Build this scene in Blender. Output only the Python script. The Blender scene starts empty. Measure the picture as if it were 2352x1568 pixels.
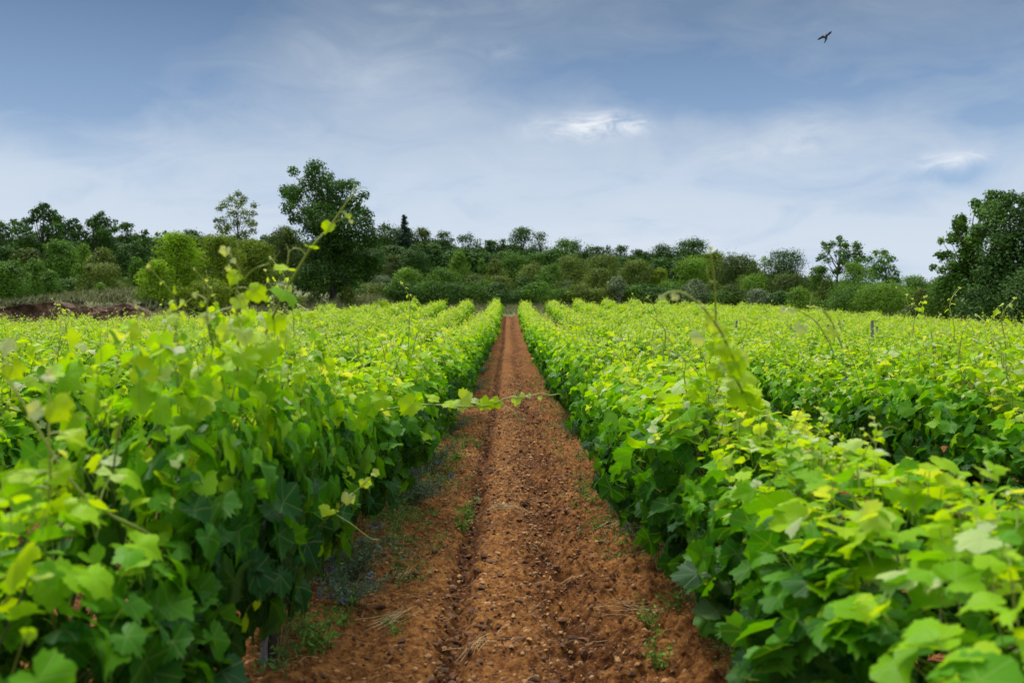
import bpy, math, random
import numpy as np
from mathutils import Vector

# ------------------------------------------------------------------ camera, sky, sun, exposure
SC = bpy.context.scene
COL = SC.collection
EYE = 1.62                       # camera height over the soil under it
FPX = 2352 * 35 / 36             # focal length in units of the 2352 px wide picture used for measuring
cam_data = bpy.data.cameras.new("camera")
cam_data.lens = 35.0
cam_data.sensor_width = 36.0
cam_data.clip_start = 0.1
cam_data.clip_end = 5000
cam_data.dof.use_dof = True
cam_data.dof.focus_distance = 10.0
cam_data.dof.aperture_fstop = 3.0
cam = bpy.data.objects.new("camera", cam_data)
cam.location = (0, 0, EYE)
cam.rotation_euler = (math.radians(90), 0, 0)
COL.objects.link(cam)
SC.camera = cam

SUN_EL, SUN_AZ = math.radians(58), math.radians(-35)     # azimuth from +Y towards +X
sun_data = bpy.data.lights.new("sun", "SUN")
sun_data.energy = 3.1
sun_data.angle = math.radians(14)
sun_data.color = (1.0, 0.96, 0.88)
sun = bpy.data.objects.new("sun", sun_data)
sdir = Vector((math.sin(SUN_AZ) * math.cos(SUN_EL), math.cos(SUN_AZ) * math.cos(SUN_EL), math.sin(SUN_EL)))
sun.rotation_euler = sdir.to_track_quat('Z', 'Y').to_euler()
sun.location = (0, 0, 40)
COL.objects.link(sun)

SC.view_settings.view_transform = 'Standard'
SC.view_settings.look = 'None'
SC.view_settings.exposure = 0.0
SC.view_settings.gamma = 1.0
SC.render.engine = 'CYCLES'
cy = SC.cycles
cy.max_bounces = 6
cy.diffuse_bounces = 3
cy.glossy_bounces = 2
cy.transmission_bounces = 3
cy.use_denoising = True
cy.sample_clamp_indirect = 6.0


class NT:
    """Small helper for wiring shader nodes."""
    def __init__(self, tree):
        self.t = tree
        tree.nodes.clear()

    def n(self, kind, **kw):
        nd = self.t.nodes.new(kind)
        ins = kw.pop('ins', {})
        for k, v in kw.items():
            setattr(nd, k, v)
        for k, v in ins.items():
            self.set(nd, k, v)
        return nd

    def set(self, nd, k, v):
        s = nd.inputs[k]
        if isinstance(v, bpy.types.NodeSocket):
            self.t.links.new(v, s)
        else:
            s.default_value = v

    def math(self, op, a, b=None, c=None, clamp=False):
        nd = self.n('ShaderNodeMath', operation=op, use_clamp=clamp)
        for i, v in enumerate((a, b, c)):
            if v is not None:
                self.set(nd, i, v)
        return nd.outputs[0]

    def mix(self, f, a, b, mode='MIX', clamp=False):
        nd = self.n('ShaderNodeMix', data_type='RGBA', blend_type=mode)
        nd.clamp_result = clamp
        self.set(nd, 0, f)
        self.set(nd, 6, a if isinstance(a, bpy.types.NodeSocket) else (*a, 1))
        self.set(nd, 7, b if isinstance(b, bpy.types.NodeSocket) else (*b, 1))
        return nd.outputs[2]

    def ramp(self, fac, stops, interp='LINEAR'):
        nd = self.n('ShaderNodeValToRGB')
        cr = nd.color_ramp
        cr.interpolation = interp
        while len(cr.elements) > 1:
            cr.elements.remove(cr.elements[-1])
        for i, (p, c) in enumerate(stops):
            e = cr.elements[0] if i == 0 else cr.elements.new(p)
            e.position = p
            e.color = (*c, 1)
        self.set(nd, 0, fac)
        return nd.outputs[0]

    def noise(self, vec, scale, detail=4, rough=0.55, dist=0.0):
        nd = self.n('ShaderNodeTexNoise')
        if vec is not None:
            self.set(nd, 'Vector', vec)
        nd.inputs['Scale'].default_value = scale
        nd.inputs['Detail'].default_value = detail
        nd.inputs['Roughness'].default_value = rough
        nd.inputs['Distortion'].default_value = dist
        return nd.outputs[0]


world = bpy.data.worlds.new("World")
SC.world = world
world.use_nodes = True
W = NT(world.node_tree)
tc = W.n('ShaderNodeTexCoord').outputs['Generated']
sep = W.n('ShaderNodeSeparateXYZ')
W.set(sep, 0, tc)
sx, sy, sz = sep.outputs
az = W.math('ARCTAN2', sx, sy)
el = W.math('ARCSINE', sz)
eld = W.math('DIVIDE', W.math('MULTIPLY', el, 180 / math.pi), 90.0, clamp=True)
K = 1 / 3.0
def s_(c):
    return tuple(v * K for v in c)
# overcast deck: bright near the horizon, a darker blue-grey shelf at 15-25 degrees, bright overhead
base = W.ramp(eld, [(0.0, s_((.72, .80, .90))), (.055, s_((.67, .755, .87))), (.10, s_((.57, .675, .815))),
                    (.15, s_((.37, .475, .635))), (.20, s_((.215, .30, .435))), (.27, s_((.16, .225, .33))),
                    (.42, s_((.95, 1.0, 1.1))), (.7, s_((2.0, 2.0, 2.0))), (1.0, s_((2.4, 2.35, 2.3)))])
comb = W.n('ShaderNodeCombineXYZ')
W.set(comb, 0, az)
W.set(comb, 1, W.math('MULTIPLY', el, 2.6))
cv = comb.outputs[0]
n1 = W.noise(cv, 2.6, 5, .5, .6)
n2 = W.noise(cv, 9.0, 6, .6, 1.0)
n12 = W.math('ADD', W.math('MULTIPLY', n1, .60), W.math('MULTIPLY', n2, .40))
shade = W.n('ShaderNodeMapRange', ins={0: n12, 1: .36, 2: .64, 3: -1.0, 4: 1.0}).outputs[0]

def blob(px, py, rx, ry, amp, wob=0.0):
    """A soft patch of cloud at one compass direction of the sky."""
    a0 = math.atan((px - 1176) / FPX)
    e0 = math.atan((784 - py) / FPX * math.cos(a0))
    dx = W.math('DIVIDE', W.math('SUBTRACT', az, a0), rx / FPX)
    dy = W.math('DIVIDE', W.math('SUBTRACT', el, e0), ry / FPX)
    r2 = W.math('ADD', W.math('MULTIPLY', dx, dx), W.math('MULTIPLY', dy, dy))
    if wob:
        r2 = W.math('ADD', r2, W.math('MULTIPLY', W.math('SUBTRACT', n2, .5), wob))
    return W.math('MULTIPLY', W.math('EXPONENT', W.math('MULTIPLY', r2, -1.0)), amp)

tot = W.math('MULTIPLY', shade, .62)
for b in ((-60, 0, 460, 190, -2.4), (560, 10, 420, 110, -.25), (1420, 165, 330, 70, -1.0), (1700, 230, 260, 60, -.75), (2350, 120, 420, 190, -.5),
          (1150, 90, 200, 60, -.3), (2280, 265, 70, 22, -.9, 1.2), (2190, 400, 70, 22, -.8, .8), (760, 150, 330, 110, .4), (1950, 330, 330, 60, .35),
          (900, 480, 500, 90, .1)):
    tot = W.math('ADD', tot, blob(*b))
dark = W.math('MULTIPLY', tot, -1.0, clamp=True)
lite = W.math('MULTIPLY', tot, 1.0, clamp=True)
skyc = W.mix(W.math('MULTIPLY', dark, .62, clamp=True), base, W.mix(1.0, base, (.36, .58, .82), 'MULTIPLY'))
skyc = W.mix(W.math('MULTIPLY', lite, .42, clamp=True), skyc, s_((.72, .79, .88)))
puff = None
for b in ((1330, 298, 110, 26, 1.0, 1.3), (1385, 282, 75, 24, .9, 1.5), (1470, 288, 26, 16, .5, 1.2), (1760, 345, 190, 24, .35, 2.0), (2165, 374, 64, 20, .9, 1.5), (2235, 358, 34, 11, .8, 1.3), (1150, 118, 60, 20, .2, 1.6), (1450, 560, 300, 40, .35, 1.5), (1850, 290, 90, 40, .3, 1.8)):
    p = blob(*b)
    puff = p if puff is None else W.math('ADD', puff, p)
n3 = W.noise(cv, 24, 7, .66, .8)
puff = W.math('MULTIPLY', puff, W.n('ShaderNodeMapRange', ins={0: n3, 1: .36, 2: .64, 3: .12, 4: 1.3}).outputs[0])
skyc = W.mix(W.math('MULTIPLY', puff, .70, clamp=True), skyc, s_((.83, .875, .94)))
skyc10 = W.mix(1.0, skyc, (10 / K,) * 3, 'MULTIPLY')
nish = W.n('ShaderNodeTexSky', sky_type='NISHITA')
nish.sun_disc = False
nish.sun_elevation = SUN_EL
nish.sun_rotation = SUN_AZ
nish.air_density = 1.2
nish.dust_density = 1.5
skymix = W.mix(.95, nish.outputs[0], skyc10)
bg = W.n('ShaderNodeBackground')
W.set(bg, 0, skymix)
bg.inputs[1].default_value = 0.1
wo = W.n('ShaderNodeOutputWorld')
W.set(wo, 0, bg.outputs[0])

# ------------------------------------------------------------------ numeric helpers
rng = np.random.default_rng(11)
random.seed(5)

def hash2(ix, iy, seed):
    n = (ix.astype(np.int64) * 374761393 + iy.astype(np.int64) * 668265263 + seed * 974634777) & 0x7fffffff
    n = ((n ^ (n >> 13)) * 1274126177) & 0x7fffffff
    n = (n ^ (n >> 16)) & 0xffff
    return n / 65535.0

def vnoise(x, y, seed=0):
    x = np.asarray(x, float)
    y = np.asarray(y, float)
    ix, iy = np.floor(x).astype(np.int64), np.floor(y).astype(np.int64)
    fx, fy = x - ix, y - iy
    fx = fx * fx * (3 - 2 * fx)
    fy = fy * fy * (3 - 2 * fy)
    a, b = hash2(ix, iy, seed), hash2(ix + 1, iy, seed)
    c, d = hash2(ix, iy + 1, seed), hash2(ix + 1, iy + 1, seed)
    return (a * (1 - fx) + b * fx) * (1 - fy) + (c * (1 - fx) + d * fx) * fy

def fbm(x, y, octaves=4, seed=0):
    s, amp, tot = 0, 1.0, 0
    for o in range(octaves):
        s = s + amp * vnoise(x * 2 ** o + 17 * o, y * 2 ** o - 9 * o, seed + o)
        tot += amp
        amp *= .5
    return s / tot

def norm(v):
    return v / np.maximum(np.linalg.norm(v, axis=-1, keepdims=True), 1e-9)

def smooth(a, b, x):
    t = np.clip((x - a) / (b - a), 0, 1)
    return t * t * (3 - 2 * t)

BX = [-60, -30, -24.6, -19, -14.5, -13, -11, 0, 20, 25, 28.4, 31, 36, 45, 70]
BD = [42, 45, 48, 52, 60, 70, 85, 85, 85, 78, 70, 60, 50, 40, 36]

def field_edge(x):
    return np.interp(x, BX, BD)

def ground(x, d):
    """Height of the land: the field climbs gently away from the camera, then a bank and a wooded slope."""
    x = np.asarray(x, float)
    d = np.asarray(d, float)
    b = field_edge(x)
    dd = np.minimum(d, b)
    c = np.where(x > 0, .0009, .0004)
    xx = np.clip(x, -45, 45)
    z = .0117 * dd + .000392 * np.maximum(dd, 0) ** 2 - c * xx * xx * smooth(0, 25, np.abs(xx)) 
    t = np.maximum(d - b, 0)
    z = z + .14 * np.minimum(t, 13) + .09 * np.clip(t - 13, 0, 62)
    wb = (.45 + .55 * smooth(-30.5, -28, x)) * (1 - smooth(-23.0, -19.8, x))
    z = z + 1.1 * wb * smooth(9.6, 10.3, t)
    return z

def at(px, py, d):
    """World point that stands at a distance d ahead in the direction measured at (px, py)."""
    return np.array([(px - 1176) / FPX * d, d, EYE + (784 - py) / FPX * d])


class MB:
    """Collects vertices and faces and links them as one mesh object."""
    def __init__(self):
        self.v, self.f, self.a, self.uv, self.m = [], [], [], [], []
        self.n = 0

    def add(self, v, f, a=0.0, uv=None, mat=0):
        v = np.asarray(v, np.float32).reshape(-1, 3)
        f = np.asarray(f, np.int32)
        self.v.append(v)
        self.f.append(f + self.n)
        self.m.append(np.full(len(f), mat, np.int32))
        self.a.append(np.broadcast_to(np.asarray(a, np.float32), (len(v),)))
        self.uv.append(np.zeros((len(v), 2), np.float32) if uv is None else np.asarray(uv, np.float32))
        self.n += len(v)

    def mesh(self, name, mats, smooth_shade=True, uv=False):
        me = bpy.data.meshes.new(name)
        v = np.concatenate(self.v)
        loops = np.concatenate([f.ravel() for f in self.f])
        tot = np.concatenate([np.full(len(f), f.shape[1], np.int32) for f in self.f])
        start = np.concatenate([[0], np.cumsum(tot)[:-1]]).astype(np.int32)
        me.vertices.add(len(v))
        me.vertices.foreach_set('co', v.ravel())
        me.loops.add(len(loops))
        me.loops.foreach_set('vertex_index', loops)
        me.polygons.add(len(tot))
        me.polygons.foreach_set('loop_start', start)
        me.polygons.foreach_set('loop_total', tot)
        me.polygons.foreach_set('material_index', np.concatenate(self.m))
        me.polygons.foreach_set('use_smooth', np.full(len(tot), smooth_shade, bool))
        at_ = me.attributes.new('tint', 'FLOAT', 'POINT')
        at_.data.foreach_set('value', np.concatenate(self.a).astype(np.float32))
        if uv:
            u = np.concatenate(self.uv)[loops]
            l = me.uv_layers.new(name='leaf')
            l.data.foreach_set('uv', u.ravel())
        me.update(calc_edges=True)
        for m in (mats if isinstance(mats, (list, tuple)) else [mats]):
            me.materials.append(m)
        return me


def link(name, me, parent=None, loc=None):
    o = bpy.data.objects.new(name, me)
    COL.objects.link(o)
    if parent is not None:
        o.parent = parent
    if loc is not None:
        o.location = tuple(float(q) for q in loc)
    return o

def tag(o, label=None, cat=None, group=None, kind=None):
    for k, v in (('label', label), ('category', cat), ('group', group), ('kind', kind)):
        if v:
            o[k] = v
    return o

def tube(pts, radii, sides=6):
    pts = np.asarray(pts, float)
    n = len(pts)
    radii = np.broadcast_to(np.asarray(radii, float), (n,))
    tan = norm(np.gradient(pts, axis=0))
    ref = np.array([0.31, .17, .93]) if abs(tan[0][2]) < .85 else np.array([.93, .31, .17])
    a = norm(np.cross(tan, ref))
    b = np.cross(tan, a)
    th = np.linspace(0, 2 * np.pi, sides, endpoint=False)
    v = pts[:, None, :] + radii[:, None, None] * (a[:, None, :] * np.cos(th)[None, :, None] + b[:, None, :] * np.sin(th)[None, :, None])
    i, j = np.meshgrid(np.arange(n - 1), np.arange(sides), indexing='ij')
    j2 = (j + 1) % sides
    f = np.stack([i * sides + j, i * sides + j2, (i + 1) * sides + j2, (i + 1) * sides + j], -1).reshape(-1, 4)
    return v.reshape(-1, 3), f

def spline(pts, n=20):
    """Catmull-Rom through the given points."""
    p = np.asarray(pts, float)
    p = np.vstack([2 * p[0] - p[1], p, 2 * p[-1] - p[-2]])
    m = len(p) - 3
    out = []
    for t in np.linspace(0, m - 1e-6, n):
        i = int(t)
        u = t - i
        a, b, c, d = p[i], p[i + 1], p[i + 2], p[i + 3]
        out.append(.5 * (2 * b + (c - a) * u + (2 * a - 5 * b + 4 * c - d) * u * u + (3 * b - a - 3 * c + d) * u ** 3))
    return np.array(out)

# ------------------------------------------------------------------ materials
def new_mat(name):
    m = bpy.data.materials.new(name)
    m.use_nodes = True
    return m, NT(m.node_tree)

def leaf_material():
    m, N = new_mat("vine_leaf")
    age = N.n('ShaderNodeAttribute', attribute_name='tint').outputs['Fac']
    pos = N.n('ShaderNodeNewGeometry')
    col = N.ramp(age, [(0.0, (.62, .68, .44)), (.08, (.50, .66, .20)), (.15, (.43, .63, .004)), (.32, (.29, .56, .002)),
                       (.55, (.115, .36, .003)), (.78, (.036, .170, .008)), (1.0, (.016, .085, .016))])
    under = N.mix(.25, col, (.28, .38, .14))
    uvs = N.n('ShaderNodeSeparateXYZ')
    N.set(uvs, 0, N.n('ShaderNodeUVMap', uv_map='leaf').outputs[0])
    u, v = uvs.outputs[0], uvs.outputs[1]
    vein = None
    for deg in (0, 52, -52, 108, -108):
        c, s = math.cos(math.radians(deg)), math.sin(math.radians(deg))
        along = N.math('ADD', N.math('MULTIPLY', u, s), N.math('MULTIPLY', v, c))
        off = N.math('ABSOLUTE', N.math('SUBTRACT', N.math('MULTIPLY', u, c), N.math('MULTIPLY', v, s)))
        k = N.math('MULTIPLY', N.math('SUBTRACT', 1.0, N.math('DIVIDE', off, .020), clamp=True), N.math('GREATER_THAN', along, 0.012))
        vein = k if vein is None else N.math('MAXIMUM', vein, k)
    mott = N.noise(N.n('ShaderNodeTexCoord').outputs['Object'], 38, 3, .6)
    col = N.mix(N.math('MULTIPLY', vein, .62), col, N.mix(.5, col, (.45, .52, .18)))
    col = N.mix(N.n('ShaderNodeMapRange', ins={0: mott, 1: .35, 2: .7, 3: 0, 4: .22}).outputs[0], col, N.mix(1, col, (.72, .80, .8), 'MULTIPLY'))
    face = N.mix(pos.outputs['Backfacing'], col, under)
    p = N.n('ShaderNodeBsdfPrincipled')
    N.set(p, 'Base Color', face)
    p.inputs['Roughness'].default_value = .5
    p.inputs['Specular IOR Level'].default_value = .17
    bump = N.n('ShaderNodeBump')
    bump.inputs['Strength'].default_value = .35
    bump.inputs['Distance'].default_value = .004
    N.set(bump, 'Height', N.math('SUBTRACT', mott, N.math('MULTIPLY', vein, .6)))
    N.set(p, 'Normal', bump.outputs[0])
    t = N.n('ShaderNodeBsdfTranslucent')
    N.set(t, 0, N.mix(1, col, (1.4, 1.25, .1), 'MULTIPLY'))
    mx = N.n('ShaderNodeMixShader')
    mx.inputs[0].default_value = .48
    N.set(mx, 1, p.outputs[0])
    N.set(mx, 2, t.outputs[0])
    out = N.n('ShaderNodeOutputMaterial')
    N.set(out, 0, mx.outputs[0])
    return m

def foliage_material(name, c, trans=.25, vary=.55):
    m, N = new_mat(name)
    tint = N.n('ShaderNodeAttribute', attribute_name='tint').outputs['Fac']
    c = np.array(c)
    lo = tuple(c * (1 - vary * .6))
    hi = tuple(np.array([c[0] * (1 + vary * 1.1), c[1] * (1 + vary), c[2] * (1 + vary * .6)]))
    col = N.ramp(tint, [(0, lo), (.5, tuple(c)), (1, hi)])
    p = N.n('ShaderNodeBsdfPrincipled')
    N.set(p, 'Base Color', col)
    p.inputs['Roughness'].default_value = .6
    p.inputs['Specular IOR Level'].default_value = .12
    t = N.n('ShaderNodeBsdfTranslucent')
    N.set(t, 0, N.mix(1, col, (1.3, 1.25, .6), 'MULTIPLY'))
    mx = N.n('ShaderNodeMixShader')
    mx.inputs[0].default_value = trans
    N.set(mx, 1, p.outputs[0])
    N.set(mx, 2, t.outputs[0])
    out = N.n('ShaderNodeOutputMaterial')
    N.set(out, 0, mx.outputs[0])
    return m

def bark_material(name, c1, c2, scale=30):
    m, N = new_mat(name)
    co = N.n('ShaderNodeTexCoord').outputs['Object']
    mp = N.n('ShaderNodeMapping')
    N.set(mp, 0, co)
    mp.inputs['Scale'].default_value = (1, 1, .18)
    nz = N.noise(mp.outputs[0], scale, 6, .65, .5)
    p = N.n('ShaderNodeBsdfPrincipled')
    N.set(p, 'Base Color', N.ramp(nz, [(.3, c1), (.7, c2)]))
    p.inputs['Roughness'].default_value = .9
    bump = N.n('ShaderNodeBump')
    bump.inputs['Strength'].default_value = .9
    bump.inputs['Distance'].default_value = .02
    N.set(bump, 'Height', nz)
    N.set(p, 'Normal', bump.outputs[0])
    out = N.n('ShaderNodeOutputMaterial')
    N.set(out, 0, p.outputs[0])
    return m

def plain_material(name, c, rough=.7, tint_to=None):
    m, N = new_mat(name)
    p = N.n('ShaderNodeBsdfPrincipled')
    nz = N.noise(N.n('ShaderNodeTexCoord').outputs['Object'], 25, 4)
    c2 = tint_to or tuple(v * .6 for v in c)
    if tint_to:
        f = N.n('ShaderNodeAttribute', attribute_name='tint').outputs['Fac']
    else:
        f = nz
    N.set(p, 'Base Color', N.ramp(f, [(.1, c), (.9, c2)]))
    p.inputs['Roughness'].default_value = rough
    out = N.n('ShaderNodeOutputMaterial')
    N.set(out, 0, p.outputs[0])
    return m

def soil_material():
    m, N = new_mat("red_soil")
    pos = N.n('ShaderNodeNewGeometry').outputs['Position']
    a = N.noise(pos, 1.3, 4, .6)
    b = N.noise(pos, 22, 5, .65)
    c = N.noise(pos, 75, 4, .7)
    col = N.ramp(b, [(.36, (.075, .028, .007)), (.48, (.205, .080, .021)), (.62, (.37, .172, .048))])
    col = N.mix(N.n('ShaderNodeMapRange', ins={0: a, 1: .38, 2: .62, 3: 0, 4: .45}).outputs[0], col, N.mix(1, col, (.70, .62, .58), 'MULTIPLY'))
    col = N.mix(N.n('ShaderNodeMapRange', ins={0: c, 1: .60, 2: .72, 3: 0, 4: .75}).outputs[0], col, (.46, .25, .08))
    col = N.mix(N.n('ShaderNodeMapRange', ins={0: c, 1: .40, 2: .28, 3: 0, 4: .7}).outputs[0], col, (.050, .020, .009))
    moist = N.n('ShaderNodeAttribute', attribute_name='tint').outputs['Fac']      # damp, freshly turned earth
    col = N.mix(moist, col, N.mix(1, col, (.46, .40, .38), 'MULTIPLY'))
    p = N.n('ShaderNodeBsdfPrincipled')
    N.set(p, 'Base Color', col)
    p.inputs['Roughness'].default_value = .95
    p.inputs['Specular IOR Level'].default_value = .15
    bump = N.n('ShaderNodeBump')
    bump.inputs['Strength'].default_value = .9
    bump.inputs['Distance'].default_value = .03
    N.set(bump, 'Height', N.math('ADD', b, N.math('MULTIPLY', c, .5)))
    N.set(p, 'Normal', bump.outputs[0])
    out = N.n('ShaderNodeOutputMaterial')
    N.set(out, 0, p.outputs[0])
    return m

def meadow_material():
    m, N = new_mat("meadow")
    pos = N.n('ShaderNodeNewGeometry').outputs['Position']
    a = N.noise(pos, .35, 5, .6)
    b = N.noise(pos, 3.5, 5, .65)
    col = N.ramp(b, [(.3, (.07, .095, .028)), (.55, (.13, .16, .05)), (.75, (.17, .18, .07))])
    col = N.mix(N.n('ShaderNodeMapRange', ins={0: a, 1: .55, 2: .70, 3: 0, 4: .8}).outputs[0], col, (.17, .10, .05))
    p = N.n('ShaderNodeBsdfPrincipled')
    N.set(p, 'Base Color', col)
    p.inputs['Roughness'].default_value = .95
    out = N.n('ShaderNodeOutputMaterial')
    N.set(out, 0, p.outputs[0])
    return m

M_LEAF = leaf_material()
M_STEM = plain_material("green_stem", (.24, .30, .04), .5, (.36, .44, .08))
M_CANE = plain_material("brown_cane", (.10, .12, .025), .7)
M_VINEBARK = bark_material("vine_bark", (.018, .012, .009), (.075, .055, .042), 40)
M_BARK = bark_material("tree_bark", (.02, .016, .012), (.075, .062, .05), 8)
M_PALEBARK = bark_material("pale_bark", (.07, .06, .05), (.20, .175, .145), 8)
M_WOOD = bark_material("weathered_wood", (.12, .11, .115), (.28, .26, .26), 25)
M_SOIL = soil_material()
M_MEADOW = meadow_material()
FOL = {k: foliage_material("foliage_" + k, *v) for k, v in {
    'dark': ((.050, .115, .022), .22), 'mid': ((.085, .185, .024), .3), 'olive': ((.120, .175, .030), .28),
    'light': ((.135, .26, .028), .34), 'bright': ((.19, .33, .014), .42), 'silver': ((.16, .215, .12), .22),
    'brown': ((.078, .120, .026), .22), 'conifer': ((.036, .075, .048), .1), 'yellow': ((.15, .225, .018), .38),
    'oak': ((.046, .115, .016), .28)}.items()}

# ------------------------------------------------------------------ grape leaves
_RT = [(0, .64), (6, .57), (12, .58), (18, .51), (27, .47), (34, .52), (41, .53), (50, .59), (57, .53), (66, .52), (75, .47),
       (85, .44), (93, .46), (103, .47), (113, .51), (123, .45), (135, .44), (147, .38), (158, .31), (169, .18), (180, .05)]
_RM = [(0, .64), (27, .45), (51, .58), (85, .42), (114, .50), (148, .37), (180, .06)]

def leaf_template(lod):
    if lod == 2:
        tab = _RT
    elif lod == 1:
        tab = _RM
    if lod == 0:
        pts = [(180, .10), (118, .48), (52, .60), (0, .66), (-52, .60), (-118, .48)]
        a = np.radians([p[0] for p in pts])
        r = np.array([p[1] for p in pts])
        xy = np.stack([r * np.sin(a), r * np.cos(a)], 1)
        return xy, [np.array([[0, 1, 2, 3], [0, 3, 4, 5]])]
    if lod == 2:
        tab = [(a_, r_ * (1.03 if i_ % 2 == 0 else .945)) for i_, (a_, r_) in enumerate(tab)]
    full = tab + [(-d, r) for d, r in tab[-2:0:-1]]
    a = np.radians([p[0] for p in full])
    r = np.array([p[1] for p in full])
    ring = np.stack([r * np.sin(a), r * np.cos(a)], 1)
    n = len(ring)
    i = np.arange(n)
    j = (i + 1) % n
    if lod == 1:
        xy = np.vstack([[[0, 0]], ring])
        return xy, [np.stack([np.zeros(n, int), 1 + j, 1 + i], 1)]
    xy = np.vstack([[[0, 0]], ring * .52, ring])
    return xy, [np.stack([np.zeros(n, int), 1 + j, 1 + i], 1), np.stack([1 + i, 1 + j, 1 + n + j, 1 + n + i], 1)]

TEMPL = [leaf_template(i) for i in range(3)]

def add_leaves(mb, pos, nrm, tip, size, age, lod, g, mat=0, curl=1.0):
    """Grape leaves: pos is the petiole point, tip the direction of the midrib, nrm the upper side."""
    n = len(pos)
    if n == 0:
        return
    nrm = norm(nrm)
    tip = norm(tip - nrm * np.sum(tip * nrm, 1, keepdims=True))
    side = np.cross(tip, nrm)
    xy, faces = TEMPL[lod]
    x = xy[None, :, 0] * np.ones((n, 1))
    y = xy[None, :, 1] * np.ones((n, 1))
    jit = 1 + .045 * g.standard_normal(x.shape) * (np.hypot(x, y) > .3)
    x, y = x * jit * g.uniform(.88, 1.12, (n, 1)), y * jit
    r2 = x * x + y * y
    ang = np.arctan2(x, y)
    fold = g.uniform(-.05, .55, (n, 1)) * curl
    cup = g.uniform(-.15, .55, (n, 1)) * curl
    droop = g.uniform(-.1, .75, (n, 1)) * curl
    ph = g.uniform(0, 6.28, (n, 1))
    wav = g.uniform(.03, .17, (n, 1)) * curl
    z = fold * np.abs(x) - cup * r2 * 1.2 - droop * np.maximum(y, 0) ** 2 + wav * np.sin(3 * ang + ph) * np.sqrt(r2)
    s = size[:, None, None]
    v = pos[:, None, :] + s * (x[..., None] * side[:, None, :] + y[..., None] * tip[:, None, :] + z[..., None] * nrm[:, None, :])
    k = xy.shape[0]
    off = (np.arange(n) * k)[:, None, None]
    a = np.repeat(age, k)
    uv = np.tile(xy, (n, 1))
    first = True
    for f in faces:
        ff = (f[None] + off).reshape(-1, f.shape[1])
        if first:
            mb.add(v.reshape(-1, 3), ff, a, uv, mat)
            first = False
        else:
            mb.f.append((ff + (mb.n - n * k)).astype(np.int32))
            mb.m.append(np.full(len(ff), mat, np.int32))

# the canopy's cross-section: height above the soil -> half width
CH = [.30, .42, .60, .85, 1.05, 1.22, 1.36, 1.46]
CW = [.22, .34, .42, .43, .36, .26, .16, .06]

def canopy_points(g, n, length):
    h = .36 + 1.06 * g.beta(1.3, 1.25, n)
    y = g.uniform(-length / 2, length / 2, n)
    w = np.interp(h, CH, CW)
    seed = int(g.integers(1000))
    bulge = .72 + .62 * vnoise(y * 3.1 + 40, h * 3.3, seed)
    side = np.sign(g.uniform(-1, 1, n))
    u = g.uniform(0, 1, n) ** .42
    x = side * w * u * np.where(side > 0, bulge, .72 + .62 * vnoise(y * 3.1 - 70, h * 3.3, seed + 5))
    h = h + .10 * (vnoise(y * 2.2, x * 2.0, seed + 9) - .5) * 2 * smooth(.9, 1.3, h)
    out = np.stack([x * 1.5, y * .25, (h - .72) * .9], 1)
    out[:, 2] += .9 * smooth(1.05, 1.4, h)
    return np.stack([x, y, h], 1), norm(out), np.abs(x) / np.maximum(w, .05), h

def vine_foliage(seed, lod, n, size=(.08, .155), length=1.42, older=0.0):
    g = np.random.default_rng(seed)
    mb = MB()
    p, out, rel, h = canopy_points(g, n, length)
    rnd = g.standard_normal((n, 3))
    nrm = norm(out * .78 + np.array([0, 0, .50]) + rnd * .55)
    tip = norm(out * .45 + np.array([0, 0, -.75]) + g.standard_normal((n, 3)) * .48)
    sz = g.uniform(size[0], size[1], n) * np.interp(h, [.3, .8, 1.15, 1.42], [1.08, 1.05, .85, .55])
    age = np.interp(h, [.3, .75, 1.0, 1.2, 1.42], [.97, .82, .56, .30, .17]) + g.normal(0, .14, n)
    age = age + older * (1 - .5 * smooth(1.0, 1.4, h))  # pushes leaf colour towards the dark end, less at the top
    yg = g.uniform(0, 1, n) < np.interp(h, [.4, 1.0, 1.4], [.03, .10, .22]) * (1 - 2.5 * older)
    age = np.where(yg, g.uniform(.05, .30, n), age)
    sz = np.where(yg, sz * g.uniform(.4, .8, n), sz)
    pale = (g.uniform(0, 1, n) < (.16 if not older else .06)) & (h > 1.0)
    age = np.where(pale, g.uniform(0, .07, n), age)
    sz = np.where(pale, sz * g.uniform(.4, .7, n), sz)
    age = np.clip(age, .0, .99)
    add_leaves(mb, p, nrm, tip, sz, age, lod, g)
    if lod >= 1:
        # canes rising through the canopy, and in the close vines the leaf stalks too
        for k in range(6):
            y0 = g.uniform(-.35, .35)
            q = [(0, y0 * .4, .42), (g.normal(0, .06), y0, .62), (g.normal(0, .14), y0 * 1.5 + g.normal(0, .1), .95), (g.normal(0, .12), y0 * 1.8 + g.normal(0, .14), 1.18)]
            v, f = tube(spline(q, 10), np.linspace(.0065, .003, 10), 5)
            mb.add(v, f, .3, None, 1)
        if lod == 2:
            for i in range(0, n, 2):
                e = p[i] - out[i] * g.uniform(.05, .10) + np.array([0, 0, g.uniform(-.05, .02)])
                v, f = tube([p[i], (p[i] + e) / 2 + np.array([0, 0, .012]), e], [.0016, .0018, .0022], 3)
                mb.add(v, f, .8, None, 2)
    return mb

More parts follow.
